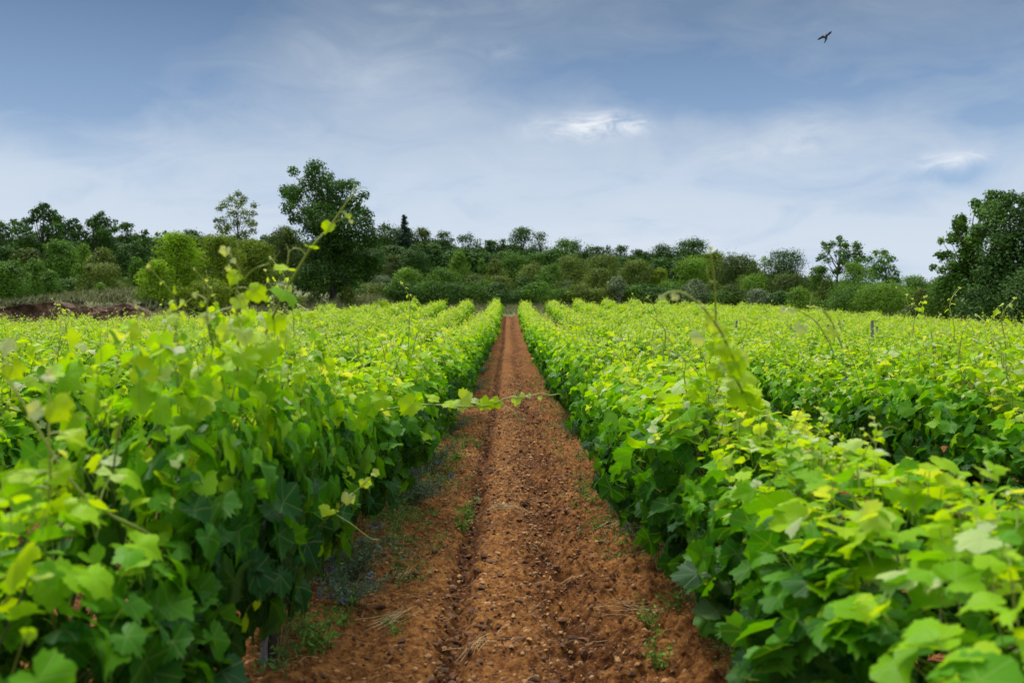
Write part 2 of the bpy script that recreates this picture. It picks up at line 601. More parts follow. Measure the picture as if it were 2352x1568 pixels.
def add_shoot(mb, g, path, r0, lod, leaf0=.10, n_leaf=9, tendrils=2, age0=.34, mats=(0, 2)):
    """One soft shoot: stem, alternate leaves that shrink and pale to the tip, and curling tendrils."""
    path = np.asarray(path)
    n = len(path)
    v, f = tube(path, np.linspace(r0, r0 * .38, n), 6 if lod == 2 else 4)
    mb.add(v, f, np.repeat(np.linspace(.1, .9, n), 6 if lod == 2 else 4), None, mats[1])
    tan = norm(np.gradient(path, axis=0))
    t = np.linspace(.12, 1.0, n_leaf)
    idx = np.clip((t * (n - 1)).astype(int), 0, n - 1)
    pos, nr, tp, sz, ag = [], [], [], [], []
    for k, i in enumerate(idx):
        sd = norm(np.cross(tan[i], np.array([0.2, .1, 1.0])) + g.normal(0, .35, 3)) * (1 if k % 2 else -1)
        s = leaf0 * (1 - .78 * t[k] ** 1.3) * g.uniform(.8, 1.2)
        st = sd * s * .6 + np.array([0, 0, .25 * s]) + tan[i] * s * .25
        if lod == 2:
            vv, ff = tube([path[i], path[i] + st * .5 + np.array([0, 0, .004]), path[i] + st], [.0018, .0015, .0012], 3)
            mb.add(vv, ff, .8, None, mats[1])
        pos.append(path[i] + st)
        tp.append(sd + np.array([0, 0, -.55]) + g.normal(0, .3, 3))
        nr.append(np.array([0, 0, 1.0]) + sd * .4 + g.normal(0, .35, 3))
        sz.append(s)
        ag.append(np.clip(age0 * (1 - t[k]) + .03 + g.normal(0, .04), .0, .6))
    # folded furled leaflets at the very tip
    for k in range(3):
        pos.append(path[-1] + g.normal(0, .004, 3))
        tp.append(tan[-1] + g.normal(0, .5, 3))
        nr.append(g.normal(0, 1, 3))
        sz.append(leaf0 * .2)
        ag.append(.0)
    add_leaves(mb, np.array(pos), np.array(nr), np.array(tp), np.array(sz), np.array(ag), lod, g, mats[0])
    for k in range(tendrils):
        i = int(n * g.uniform(.35, .9))
        sd = norm(g.normal(0, 1, 3) + np.array([0, 0, .3]))
        L = g.uniform(.07, .16)
        q = [path[i], path[i] + sd * L * .5 + tan[i] * L * .2, path[i] + sd * L + np.array([0, 0, -.03]), path[i] + sd * L * 1.1 + g.normal(0, .025, 3)]
        vv, ff = tube(spline(q, 9), np.linspace(.0016, .0007, 9), 3)
        mb.add(vv, ff, .95, None, mats[1])

def random_shoot(seed, lod):
    g = np.random.default_rng(seed)
    mb = MB()
    L = g.uniform(.30, .72)
    a = g.uniform(0, 6.28)
    lean = g.uniform(.05, .45)
    d = np.array([math.cos(a) * lean, math.sin(a) * lean, 1.0])
    p0 = np.zeros(3)
    p1 = p0 + d * L * .4
    p2 = p1 + (d * .8 + np.append(g.normal(0, .25, 2), 0)) * L * .35
    p3 = p2 + (d + np.append(g.normal(0, .6, 2), -.35)) * L * .28
    add_shoot(mb, g, spline([p0, p1, p2, p3], 12), g.uniform(.0032, .0045), lod, g.uniform(.06, .095), 9 if lod == 2 else 8, 2 if lod == 2 else 1)
    return mb

def side_shoot(seed, lod):
    g = np.random.default_rng(seed)
    mb = MB()
    L = g.uniform(.30, .55)
    p = [np.zeros(3), np.array([L * .5, g.normal(0, .1), L * .15]), np.array([L, g.normal(0, .2), -L * .05]), np.array([L * 1.25, g.normal(0, .25), -L * .3])]
    add_shoot(mb, g, spline(p, 12), .0036, lod, .10, 9, 2, .42)
    return mb

def vine_trunk(seed):
    g = np.random.default_rng(seed)
    mb = MB()
    q = [(0, 0, -.12), (g.normal(0, .02), g.normal(0, .03), .12), (g.normal(0, .03), g.normal(0, .05), .30), (g.normal(0, .02), g.normal(0, .04), .46)]
    pts = spline(q, 14)
    rad = np.linspace(.042, .032, 14) * (1 + .16 * g.standard_normal(14))
    rad[-3:] *= 1.3
    v, f = tube(pts, rad, 9)
    mb.add(v, f)
    for s in (-1, 1):
        q2 = [pts[-1] - np.array([0, 0, .03]), pts[-1] + np.array([g.normal(0, .03), s * .14, .05]), pts[-1] + np.array([g.normal(0, .04), s * .30, .10])]
        v, f = tube(spline(q2, 8), np.linspace(.026, .013, 8), 7)
        mb.add(v, f)
    return mb

# ------------------------------------------------------------------ the land
def grid_mesh(xs, ds, zfun, tint=None):
    X, D = np.meshgrid(xs, ds, indexing='xy')
    Z = zfun(X, D)
    ny, nx = X.shape
    i, j = np.meshgrid(np.arange(ny - 1), np.arange(nx - 1), indexing='ij')
    a = i * nx + j
    f = np.stack([a, a + 1, a + nx + 1, a + nx], -1).reshape(-1, 4)
    mb = MB()
    mb.add(np.stack([X, D, Z], -1).reshape(-1, 3), f, 0.0 if tint is None else tint(X, D).ravel())
    return mb

def terrain_z(X, D):
    inside = smooth(.0, 1.5, field_edge(X) - D)
    n = .22 * (fbm(X * .25, D * .25, 4, 3) - .5) + .05 * (fbm(X * 1.7, D * 1.7, 3, 4) - .5)
    far = smooth(160, 400, np.hypot(X, D))
    return ground(X, D) - .10 * inside + n * (1 - inside) - 6 * far

xs = np.concatenate([[-3000, -1200, -500, -250], np.linspace(-130, -50, 40), np.linspace(-49, 49, 197), np.linspace(50, 130, 40), [250, 500, 1200, 3000]])
ds = np.concatenate([[-2000, -600, -200, -60, -20], np.linspace(-8, 36, 40), np.linspace(36.5, 130, 240), np.linspace(132, 260, 60), [400, 800, 1600, 3000]])
o = link("ground", grid_mesh(xs, ds, terrain_z).mesh("ground", M_MEADOW))
tag(o, "rough grassy ground sloping up around the vineyard", None, None, "structure")

ROW_SP = 2.3
DRIFT = -.0018                       # the rows run a touch left of the line of sight
def row_x(k, d):
    return (k - .5 if k > 0 else k + .5) * ROW_SP + DRIFT * d

def soil_relief(X, D, fine):
    u = X - DRIFT * D
    v = np.mod(u + ROW_SP / 2, ROW_SP) - ROW_SP / 2            # across one alley
    wob = .05 * (fbm(D * .6, np.zeros_like(D), 3, 21) - .5) * 2
    z = .075 * smooth(.62, 1.1, np.abs(v))
    fur = -.085 * np.exp(-((v + .28 - wob) / .06) ** 2) - .06 * np.exp(-((v - .30 - wob) / .13) ** 2)
    z = z + fur * (.55 + .9 * vnoise(D * 1.1, u * 2, 31))
    z = z + .035 * np.exp(-((v + .52 - wob) / .13) ** 2)
    z = z + .05 * (fbm(X * 2.3, D * 2.3, 3, 8) - .5)
    if fine:
        rough = .45 + .75 * smooth(-.1, .35, v) + .5 * np.exp(-((v + .28) / .12) ** 2)
        cl = fbm(X * 11, D * 11, 3, 12)
        cl2 = vnoise(X * 27, D * 27, 14)
        z = z + rough * (.11 * np.maximum(cl - .50, -.13) + .05 * (cl2 - .5)) + .02 * (vnoise(X * 55, D * 55, 15) - .5)
    return z

def soil_damp(X, D):
    u = X - DRIFT * D
    v = np.mod(u + ROW_SP / 2, ROW_SP) - ROW_SP / 2
    wob = .05 * (fbm(D * .6, np.zeros_like(D), 3, 21) - .5) * 2
    t = 1.15 * np.exp(-((v + .27 - wob) / .08) ** 2) + .75 * np.exp(-((v - .32 - wob) / .2) ** 2)
    t = t * (.5 + 1.1 * smooth(.35, .7, fbm(X * 5, D * 2.2, 3, 40)))
    t += .5 * smooth(.55, .75, fbm(X * 2.2, D * 1.6, 3, 41))
    return np.clip(t, 0, 1)

PATH_HALF = 1.75
def field_z(X, D):
    e = smooth(-.2, .6, field_edge(X) - D)
    hole = (np.abs(X - DRIFT * D) < PATH_HALF - .15) & (D > 1.2) & (D < 84.5)
    return ground(X, D) + soil_relief(X, D, False) - .25 * (1 - e) - .12 * hole
xs = np.concatenate([np.linspace(-46, -1.9, 190), np.linspace(-1.85, 1.85, 38), np.linspace(1.9, 46, 190)])
ds = np.concatenate([np.linspace(-8, 20, 70), np.linspace(20.4, 90, 220)])
o = link("field_soil", grid_mesh(xs, ds, field_z, soil_damp).mesh("field_soil", M_SOIL))
tag(o, "reddish brown tilled earth under the vine rows", None, None, "structure")

ds = [1.0]
while ds[-1] < 85:
    ds.append(ds[-1] + max(.016, .0032 * ds[-1] + .00003 * ds[-1] ** 2.2))
ds = np.array(ds)
xs = np.linspace(-PATH_HALF, PATH_HALF, 170)
def path_z(X, D):
    return ground(X, D) + soil_relief(X, D, True) + .004 - .08 * smooth(PATH_HALF - .2, PATH_HALF, np.abs(X)) 
def shift(mb):
    mb.v = [v + np.stack([DRIFT * v[:, 1], 0 * v[:, 1], 0 * v[:, 1]], 1) for v in mb.v]
    return mb
o = link("dirt_path", shift(grid_mesh(xs, ds, path_z, soil_damp)).mesh("dirt_path", M_SOIL))
tag(o, "straight reddish brown dirt path with two wheel furrows", None, None, "structure")

def soil_top(x, d):
    return float(ground(np.array([x]), np.array([d]))[0] + soil_relief(np.array([x]), np.array([d]), True)[0] + .004)

# pebbles and clods
ICO_V = []
ph = (1 + 5 ** .5) / 2
for a in (-1, 1):
    for b in (-ph, ph):
        ICO_V += [(0, a, b), (a, b, 0), (b, 0, a)]
ICO_V = norm(np.array(ICO_V, float))
def ico_faces():
    fs = []
    n = len(ICO_V)
    L = min(np.linalg.norm(ICO_V[0] - ICO_V[k]) for k in range(1, n)) * 1.05
    for i in range(n):
        for j in range(i + 1, n):
            for k in range(j + 1, n):
                if max(np.linalg.norm(ICO_V[i] - ICO_V[j]), np.linalg.norm(ICO_V[j] - ICO_V[k]), np.linalg.norm(ICO_V[i] - ICO_V[k])) < L:
                    c = np.cross(ICO_V[j] - ICO_V[i], ICO_V[k] - ICO_V[i])
                    fs.append((i, j, k) if np.dot(c, ICO_V[i]) > 0 else (i, k, j))
    return np.array(fs)
ICO_F = ico_faces()
g = np.random.default_rng(77)
n = 24000
d = 3.2 + 24 * g.uniform(0, 1, n) ** 1.9
x = g.uniform(-1.35, 1.35, n)
x = np.where(g.uniform(0, 1, n) < .35, g.normal(.25, .3, n), x)
X = x + DRIFT * d
z = ground(X, d) + soil_relief(X, d, True) + .004
s = .0035 + .013 * g.uniform(0, 1, n) ** 3.5 + .004 * (d > 9)
sh = (1 + .28 * g.standard_normal((n, 12, 1))) * ICO_V[None] * np.stack([g.uniform(.7, 1.3, n), g.uniform(.7, 1.3, n), g.uniform(.5, .9, n)], 1)[:, None, :]
v = np.stack([X, d, z + s * .25], 1)[:, None, :] + s[:, None, None] * sh
mb = MB()
mb.add(v.reshape(-1, 3), (ICO_F[None] + (np.arange(n) * 12)[:, None, None]).reshape(-1, 3), np.repeat(g.uniform(0, 1, n), 12))
nc = 3400                                                # dark freshly turned clods, thickest in the wheel furrows
dc = 3.2 + 26 * g.uniform(0, 1, nc) ** 1.7
xc = np.where(g.uniform(0, 1, nc) < .45, g.normal(-.27, .055, nc), np.where(g.uniform(0, 1, nc) < .75, g.normal(.34, .20, nc), g.uniform(-1.1, 1.1, nc)))
Xc = xc + DRIFT * dc
zc = ground(Xc, dc) + soil_relief(Xc, dc, True) + .004
sc_ = .008 + .020 * g.uniform(0, 1, nc) ** 2.2
shc = (1 + .32 * g.standard_normal((nc, 12, 1))) * ICO_V[None] * np.stack([g.uniform(.7, 1.4, nc), g.uniform(.7, 1.4, nc), g.uniform(.45, .9, nc)], 1)[:, None, :]
vc = np.stack([Xc, dc, zc + sc_ * .2], 1)[:, None, :] + sc_[:, None, None] * shc
mc = MB()
mc.add(vc.reshape(-1, 3), (ICO_F[None] + (np.arange(nc) * 12)[:, None, None]).reshape(-1, 3), np.repeat(g.uniform(0, 1, nc), 12))
o = link("dirt", mc.mesh("dirt", plain_material("clod_earth", (.060, .026, .011), .95, (.17, .075, .027)), False))
tag(o, "dark loose earth clods lying in the wheel furrows", "dirt", None, "stuff")
M_PEB = plain_material("pebble_earth", (.10, .042, .018), .9, (.44, .24, .09))
o = link("gravel", mb.mesh("gravel", M_PEB, False))
tag(o, "small pale pebbles and earth crumbs strewn over the path", "gravel", None, "stuff")

# dry straw bits
mb = MB()
for k in range(260):
    dd = 3.6 + 16 * g.uniform() ** 1.6
    xx = g.uniform(-1.15, 1.15)
    L = g.uniform(.04, .17)
    a = g.uniform(0, 6.28)
    q = [(xx - math.cos(a) * L / 2, dd - math.sin(a) * L / 2), (xx + g.normal(0, .012), dd + g.normal(0, .012)), (xx + math.cos(a) * L / 2, dd + math.sin(a) * L / 2)]
    q = [(p[0], p[1], soil_top(p[0], p[1]) + g.uniform(.004, .022)) for p in q]
    v, f = tube(spline(q, 5), .0015, 3)
    mb.add(v, f, g.uniform(0, 1))
M_STRAW = plain_material("dry_straw", (.50, .36, .17), .8, (.30, .18, .08))
o = link("straw_litter", mb.mesh("straw_litter", M_STRAW))
tag(o, "scattered dry straw bits lying on the dirt path", "straw", None, "stuff")

# ------------------------------------------------------------------ grapevines
SPACING = 1.15
ORD = ['', 'first', 'second', 'third', 'fourth', 'fifth', 'sixth', 'seventh', 'eighth', 'ninth', 'tenth', 'eleventh', 'twelfth', 'thirteenth', 'fourteenth', 'fifteenth',
       'sixteenth', 'seventeenth', 'eighteenth', 'nineteenth', 'twentieth', 'twenty-first', 'twenty-second', 'twenty-third', 'twenty-fourth', 'twenty-fifth', 'twenty-sixth',
       'twenty-seventh', 'twenty-eighth', 'twenty-ninth', 'thirtieth', 'thirty-first', 'thirty-second', 'thirty-third', 'thirty-fourth', 'thirty-fifth', 'thirty-sixth',
       'thirty-seventh', 'thirty-eighth', 'thirty-ninth', 'fortieth']
vines = []
gv = np.random.default_rng(2024)
for k in [q for q in range(-16, 18) if q != 0]:
    phase = 0.0 if k == -1 else (.95 if k == 1 else gv.uniform(0, SPACING))
    d = (2.35 if k == -1 else 1.15) + phase
    idx = 0
    while d < 86:
        x = float(row_x(k, d))
        if d < field_edge(x) - .3 and abs(x) / d < .514 + 1.3 / d and d > 1.1:
            if gv.uniform() > .035 or (abs(k) == 1 and d < 10):
                vines.append((d, k, x))
        d += SPACING * (1 if abs(k) == 1 and d < 8 else gv.uniform(.94, 1.06))
vines.sort()
def in_frame(d, x):
    return abs(x) / d < .514 + .45 / d
shown = [v for v in vines if in_frame(v[0], v[2])]
N_IND = 297
own = shown[:N_IND]
rest = shown[N_IND:] + [v for v in vines if not in_frame(v[0], v[2]) and v[0] > 12]

HI = [vine_foliage(100 + i, 2, 640, (.085, .178)).mesh("close_vine_foliage", [M_LEAF, M_CANE, M_STEM], uv=True) for i in range(7)]
OLD = [vine_foliage(150 + i, 2, 640, (.085, .185), 1.42, .12).mesh("old_vine_foliage", [M_LEAF, M_CANE, M_STEM], uv=True) for i in range(3)]  # same foliage in a darker green, used for the nearest vines
MID = [vine_foliage(200 + i, 1, 560).mesh("vine_foliage", [M_LEAF, M_CANE, M_STEM], uv=True) for i in range(8)]
TRUNK = [vine_trunk(300 + i).mesh("vine_trunk", M_VINEBARK) for i in range(6)]
SH_HI = [random_shoot(400 + i, 2).mesh("vine_shoot", [M_LEAF, M_CANE, M_STEM], uv=True) for i in range(9)]
SH_MID = [random_shoot(500 + i, 1).mesh("vine_shoot", [M_LEAF, M_CANE, M_STEM], uv=True) for i in range(10)]
SIDE_HI = [side_shoot(600 + i, 2).mesh("side_shoot", [M_LEAF, M_CANE, M_STEM], uv=True) for i in range(5)]

def row_words(k):
    s = 'right' if k > 0 else 'left'
    if abs(k) == 1:
        return f"row along the dirt path's {s} edge"
    return f"{ORD[abs(k)]} row {s} of the dirt path"

count = {}
roots = {}
for d, k, x in own:
    count[k] = count.get(k, 0) + 1
    r = bpy.data.objects.new("grapevine", None)
    COL.objects.link(r)
    r.empty_display_size = .2
    zz = float(ground(np.array([x]), np.array([d]))[0]) + .06
    r.location = (x + gv.normal(0, .03), d, zz)
    r.rotation_euler = (0, 0, (0 if gv.uniform() < .5 else math.pi) + gv.normal(0, .05))
    sc = gv.uniform(.93, 1.08)
    hf = .92 if abs(k) > 1 else .95
    if k == -1 and d < 5.2:
        hf = .86 if d < 3.0 else 1.06
    if k == 1 and d < 8:
        hf = .84 if d < 5 else .90
    r.scale = (gv.uniform(.88, 1.10) * (.70 if k == -1 and d < 6.5 else 1.0), 1.0, (1.10 if k == -1 and 3.2 < d < 5.2 else gv.uniform(.86, 1.09) * hf))
    tag(r, f"leafy grapevine, {ORD[count[k]]} from the camera in the {row_words(k)}", "grapevine", "grapevines in the vineyard rows")
    hi = d < 8.5
    pick = (OLD if abs(k) == 1 and d < 3.7 else HI) if hi else MID
    link("trunk", TRUNK[int(gv.integers(len(TRUNK)))], r)
    link("foliage", pick[int(gv.integers(len(pick)))], r)
    if k == -1 and 4 < d < 7:
        r.children[-1].location.z = .12
    ns = 8 if hi else (6 if d < 22 else 4)
    for q in range(ns):
        c = link("shoot", (SH_HI if hi else SH_MID)[int(gv.integers(len(SH_HI if hi else SH_MID)))], r)
        yy = gv.uniform(-.5, .5)
        c.location = (gv.normal(0, .14), yy, gv.uniform(1.12, 1.28))
        c.rotation_euler = (0, 0, gv.uniform(0, 6.28))
        c.scale = (gv.uniform(.8, 1.15) * (.55 if d < 3.4 else (.75 if k == 1 else .85) if d < 6 else 1.08),) * 3
    if hi:
        c = link("shoot", SIDE_HI[int(gv.integers(len(SIDE_HI)))], r)
        fl = (k > 0) == (math.cos(r.rotation_euler[2]) > 0)
        c.location = (.3 if fl else -.3, gv.uniform(-.4, .4), gv.uniform(.75, 1.1))
        c.rotation_euler = (0, 0, (0 if fl else math.pi) + gv.normal(0, .4))
    roots[(k, count[k])] = (r, d)

# vines too far off to be told apart: one mass
far_sets = []
for i in range(14):
    g = np.random.default_rng(700 + i)
    n = 400
    p, out, rel, h = canopy_points(g, n, 1.45)
    ext = 46
    # little shoots standing out of the top
    ps = []
    for q in range(9):
        b0 = np.array([g.normal(0, .16), g.uniform(-.6, .6), 1.2])
        dv = np.array([g.normal(0, .3), g.normal(0, .3), 1.0])
        for w in np.linspace(.1, 1, 8):
            ps.append(b0 + dv * w * g.uniform(.25, .45) + g.normal(0, .03, 3))
    ps = np.array(ps)
    p = np.vstack([p, ps])
    m = len(p)
    out = np.vstack([out, norm(g.normal(0, .6, (len(ps), 3)) + np.array([0, 0, .8]))])
    h = p[:, 2]
    nr = norm(out * .78 + np.array([0, 0, .5]) + g.standard_normal((m, 3)) * .55)
    tp = norm(out * .45 + np.array([0, 0, -.75]) + g.standard_normal((m, 3)) * .48)
    sz = g.uniform(.085, .155, m) * np.interp(h, [.3, .8, 1.15, 1.42, 1.8], [1.1, 1.08, .88, .6, .36])
    ag = np.interp(h, [.3, .75, 1.0, 1.2, 1.42, 1.7], [.93, .70, .46, .26, .16, .08]) + g.normal(0, .14, m)
    yg = g.uniform(0, 1, m) < .2
    ag = np.where(yg, g.uniform(.05, .3, m), ag)
    pale = (g.uniform(0, 1, m) < .12) & (h > 1.0)
    ag = np.clip(np.where(pale, g.uniform(0, .07, m), ag), .0, .99)
    sz = np.where(pale, sz * g.uniform(.5, .8, m), sz)
    far_sets.append((p, nr, tp, sz, ag))
mb = MB()
g = np.random.default_rng(99)
for d, k, x in rest:
    p, nr, tp, sz, ag = far_sets[int(g.integers(len(far_sets)))]
    fl = -1 if g.uniform() < .5 else 1
    R = np.array([fl, fl, 1.0])
    zz = float(ground(np.array([x]), np.array([d]))[0]) + .05
    S = np.array([g.uniform(.9, 1.1), 1, g.uniform(.78, 1.16) * .90])
    keep = np.ones(len(p), bool) if d < 50 else g.uniform(0, 1, len(p)) < .72
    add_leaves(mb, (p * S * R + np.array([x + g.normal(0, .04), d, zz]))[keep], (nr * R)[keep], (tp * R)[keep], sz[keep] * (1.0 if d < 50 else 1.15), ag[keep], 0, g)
o = link("distant_grapevines", mb.mesh("distant_grapevines", [M_LEAF], uv=True))
tag(o, "mass of distant yellow green grapevines filling the far vineyard", "vineyard", None, "stuff")

# ------------------------------------------------------------------ the shoots that stand out against the woods and over the path
def nearest_vine(k, d):
    return min(((abs(r[1] - d), r[0], r[1]) for kk, r in roots.items() if kk[0] == k), key=lambda t: t[0])[1]

def hero_shoot(k, dv, stem, leaves, tendrils, r0=.0042, label=None, seed=1):
    """stem: (px, py, d) points; leaves: (px, py, d, width px, age, facing) ; joined to the nearest vine of row k."""
    g = np.random.default_rng(seed)
    root = nearest_vine(k, dv)
    mb = MB()
    path = spline([at(*p) for p in stem], 26)
    v, f = tube(path, np.linspace(r0, r0 * .5, 26), 7)
    mb.add(v, f, np.repeat(np.linspace(0, .9, 26), 7), None, 2)
    pos, nr, tp, sz, ag = [], [], [], [], []
    for (px, py, dd, w, a, face) in leaves:
        p = at(px, py, dd)
        s = .82 * w / FPX * dd
        i = int(np.argmin(np.linalg.norm(path - p, axis=1)))
        vv, ff = tube([path[i], (path[i] + p) / 2 + np.array([0, 0, .006]), p], [.002, .0017, .0013], 4)
        mb.add(vv, ff, .8, None, 2)
        away = norm(p - path[i] + np.array([0, 0, -.5 * np.linalg.norm(p - path[i]) - .02]))
        pos.append(p)
        tp.append(away + g.normal(0, .25, 3))
        nr.append({'f': np.array([0, -1, .45]), 'e': np.array([.2, -.25, 1]), 't': np.array([0, -.6, .8])}[face] + g.normal(0, .2, 3))
        sz.append(s)
        ag.append(a)
    if pos:
        add_leaves(mb, np.array(pos), np.array(nr), np.array(tp), np.array(sz), np.array(ag), 2, g)
    for t in tendrils:
        q = spline([at(*p) for p in t], 14)
        vv, ff = tube(q, np.linspace(.0022, .0009, 14), 4)
        mb.add(vv, ff, .95, None, 2)
    inv = root.matrix_basis.inverted()
    M = np.array(inv)
    mb.v = [(np.c_[v, np.ones(len(v))] @ M.T)[:, :3] for v in mb.v]
    o = link("shoot", mb.mesh("tall_shoot", [M_LEAF, M_CANE, M_STEM], uv=True), root)
    if label:
        o['label'] = label
    return root

HEROES = []
r = hero_shoot(-1, 3.9,
    [(585, 880, 4.0), (608, 775, 3.8), (640, 700, 3.55), (657, 663, 3.45), (680, 625, 3.4), (701, 589, 3.35), (721, 560, 3.3), (751, 528, 3.3), (771, 501, 3.28), (797, 463, 3.25), (812, 446, 3.25)],
    [(655, 668, 3.4, 92, .42, 'e'), (655, 618, 3.38, 62, .17, 'e'), (712, 568, 3.3, 46, .18, 'e'), (757, 520, 3.28, 38, .18, 'f'), (799, 495, 3.25, 17, .12, 'f'), (806, 508, 3.25, 12, .0, 'f'), (612, 800, 3.7, 70, .25, 'f'), (600, 770, 3.75, 62, .16, 'e'), (632, 738, 3.65, 60, .22, 'f'), (580, 830, 3.85, 84, .3, 'f'), (612, 845, 3.85, 80, .2, 'e'), (560, 860, 3.95, 90, .35, 'f')],
    [[(701, 584, 3.35), (690, 573, 3.33), (677, 570, 3.3), (664, 576, 3.3), (657, 560, 3.3)], [(812, 446, 3.25), (822, 434, 3.25), (834, 430, 3.25), (845, 433, 3.25)],
     [(766, 512, 3.27), (785, 503, 3.25), (797, 497, 3.25)], [(812, 446, 3.25), (815, 425, 3.25), (808, 415, 3.25)], [(664, 576, 3.3), (661, 600, 3.3), (658, 612, 3.3)]],
    .0052, "long yellow green shoot arching up and away over the vine top", 21)
HEROES.append((r, "grapevine with a long leafy shoot arching up before the big oak, left path edge"))
r = hero_shoot(-1, 3.1,
    [(545, 850, 3.3), (547, 765, 3.2), (543, 700, 3.15), (543, 666, 3.1), (549, 622, 3.1), (531, 590, 3.05), (519, 572, 3.0)],
    [(519, 574, 3.0, 32, .02, 'f'), (535, 597, 3.0, 17, .0, 'f'), (523, 614, 3.05, 20, .03, 'f'), (540, 634, 3.1, 50, .17, 'f'), (582, 668, 3.1, 66, .19, 'f'), (548, 690, 3.1, 54, .13, 'f'), (481, 725, 3.1, 36, .05, 'f'), (560, 765, 3.1, 60, .10, 'f'), (530, 800, 3.2, 72, .18, 'e'), (552, 735, 3.15, 50, .22, 'f'), (520, 760, 3.15, 54, .12, 'f'), (560, 820, 3.25, 84, .28, 'f'), (525, 845, 3.3, 90, .3, 'e')],
    [[(560, 642, 3.1), (575, 625, 3.05), (592, 613, 3.0), (620, 604, 3.0), (645, 575, 2.95)], [(553, 640, 3.1), (551, 607, 3.0), (548, 575, 2.9), (541, 545, 2.9)],
     [(543, 666, 3.1), (560, 690, 3.1), (570, 720, 3.1)]],
    .0042, "upright shoot ending in pale woolly leaf tips", 22)
HEROES.append((r, "grapevine sending up a straight shoot with white woolly tips, left path edge"))
hero_shoot(-1, 3.1, [(490, 800, 3.1), (477, 740, 3.0), (476, 700, 3.0), (478, 666, 2.95), (475, 650, 2.95)],
    [(463, 696, 3.0, 20, .16, 'f'), (448, 676, 3.0, 16, .05, 'f'), (470, 730, 3.0, 40, .08, 'f')],
    [[(478, 690, 3.0), (488, 668, 2.95), (498, 655, 2.9)]], .0034, None, 23)
r = hero_shoot(-1, 5.8,
    [(780, 985, 5.7), (840, 955, 5.5), (900, 938, 5.4), (970, 929, 5.3), (1030, 931, 5.25), (1090, 934, 5.2), (1135, 927, 5.2), (1165, 913, 5.18), (1210, 911, 5.2), (1240, 903, 5.2), (1266, 908, 5.2)],
    [(850, 930, 5.4, 66, .45, 'f'), (880, 915, 5.35, 60, .30, 'f'), (945, 928, 5.3, 70, .26, 'f'), (990, 914, 5.3, 44, .24, 'e'), (1062, 918, 5.25, 62, .12, 'f'), (1030, 925, 5.25, 50, .2, 'e'), (1105, 926, 5.2, 34, .14, 'f'), (1200, 906, 5.2, 22, .12, 'e'), (1088, 922, 5.2, 30, .06, 'e'), (1120, 922, 5.2, 42, .18, 'f'), (1142, 922, 5.2, 36, .19, 'f'), (1187, 916, 5.2, 30, .10, 'f'), (1215, 908, 5.2, 16, .03, 'f'), (1240, 912, 5.2, 14, .05, 'f'), (820, 965, 5.5, 70, .42, 'f')],
    [[(1150, 925, 5.2), (1168, 936, 5.18), (1186, 950, 5.15), (1194, 975, 5.15)], [(1180, 948, 5.15), (1195, 963, 5.15), (1212, 962, 5.15)], [(1170, 915, 5.2), (1185, 902, 5.2), (1200, 880, 5.2)],
     [(1100, 925, 5.2), (1092, 945, 5.2), (1096, 975, 5.2)], [(1165, 945, 5.18), (1164, 962, 5.2), (1158, 975, 5.2)], [(1262, 908, 5.2), (1285, 905, 5.2), (1290, 915, 5.2)]],
    .0050, "shoot reaching sideways over the path", 24)
HEROES.append((r, "grapevine whose leafy shoot reaches straight out across the dirt path"))
r = hero_shoot(-1, 4.6,
    [(560, 1310, 4.7), (610, 1285, 4.65), (680, 1245, 4.6), (760, 1182, 4.55), (815, 1130, 4.5), (850, 1098, 4.5)],
    [(700, 1252, 4.55, 104, .42, 'f'), (650, 1300, 4.6, 90, .5, 'f'), (755, 1172, 4.55, 52, .16, 'e'), (800, 1140, 4.5, 40, .05, 'f'), (838, 1105, 4.5, 34, .12, 'f'), (860, 1085, 4.5, 26, .1, 'f')],
    [[(770, 1180, 4.55), (810, 1205, 4.5), (850, 1235, 4.5), (872, 1238, 4.5)], [(700, 1235, 4.6), (690, 1190, 4.55), (660, 1150, 4.5), (650, 1120, 4.5)]],
    .0048, "slanting shoot with one big pale leaf near the ground", 33)
HEROES.append((r, "grapevine with a slanting shoot holding one big pale leaf over its trunk, left path edge"))
r = hero_shoot(1, 3.3,
    [(1722, 930, 3.25), (1707, 901, 3.2), (1664, 818, 3.1), (1647, 760, 3.05), (1643, 700, 3.0), (1640, 640, 2.9), (1634, 590, 2.85), (1630, 566, 2.85)],
    [(1655, 762, 3.0, 52, .14, 'f'), (1605, 772, 3.0, 44, .05, 'f'), (1700, 820, 3.1, 62, .10, 'f'), (1712, 858, 3.1, 76, .2, 'e'), (1645, 848, 3.1, 56, .25, 'f'), (1720, 900, 3.2, 70, .2, 'e'), (1690, 872, 3.2, 66, .12, 'f'), (1672, 836, 3.1, 54, .1, 'f'), (1640, 800, 3.05, 50, .3, 'f'), (1678, 815, 3.1, 56, .25, 'e'), (1632, 742, 3.0, 36, .16, 'f'), (1660, 790, 3.05, 48, .2, 'f'), (1690, 850, 3.15, 64, .3, 'f'), (1700, 905, 3.2, 74, .3, 'f'), (1652, 720, 3.0, 26, .1, 'e'), (1632, 570, 2.85, 12, .0, 'f')],
    [[(1640, 650, 2.95), (1628, 640, 2.9), (1622, 610, 2.9)]],
      .0042, "tall thin shoot standing straight up above the row", 25)
HEROES.append((r, "grapevine with a tall bare shoot rising above the woods line, right path edge"))
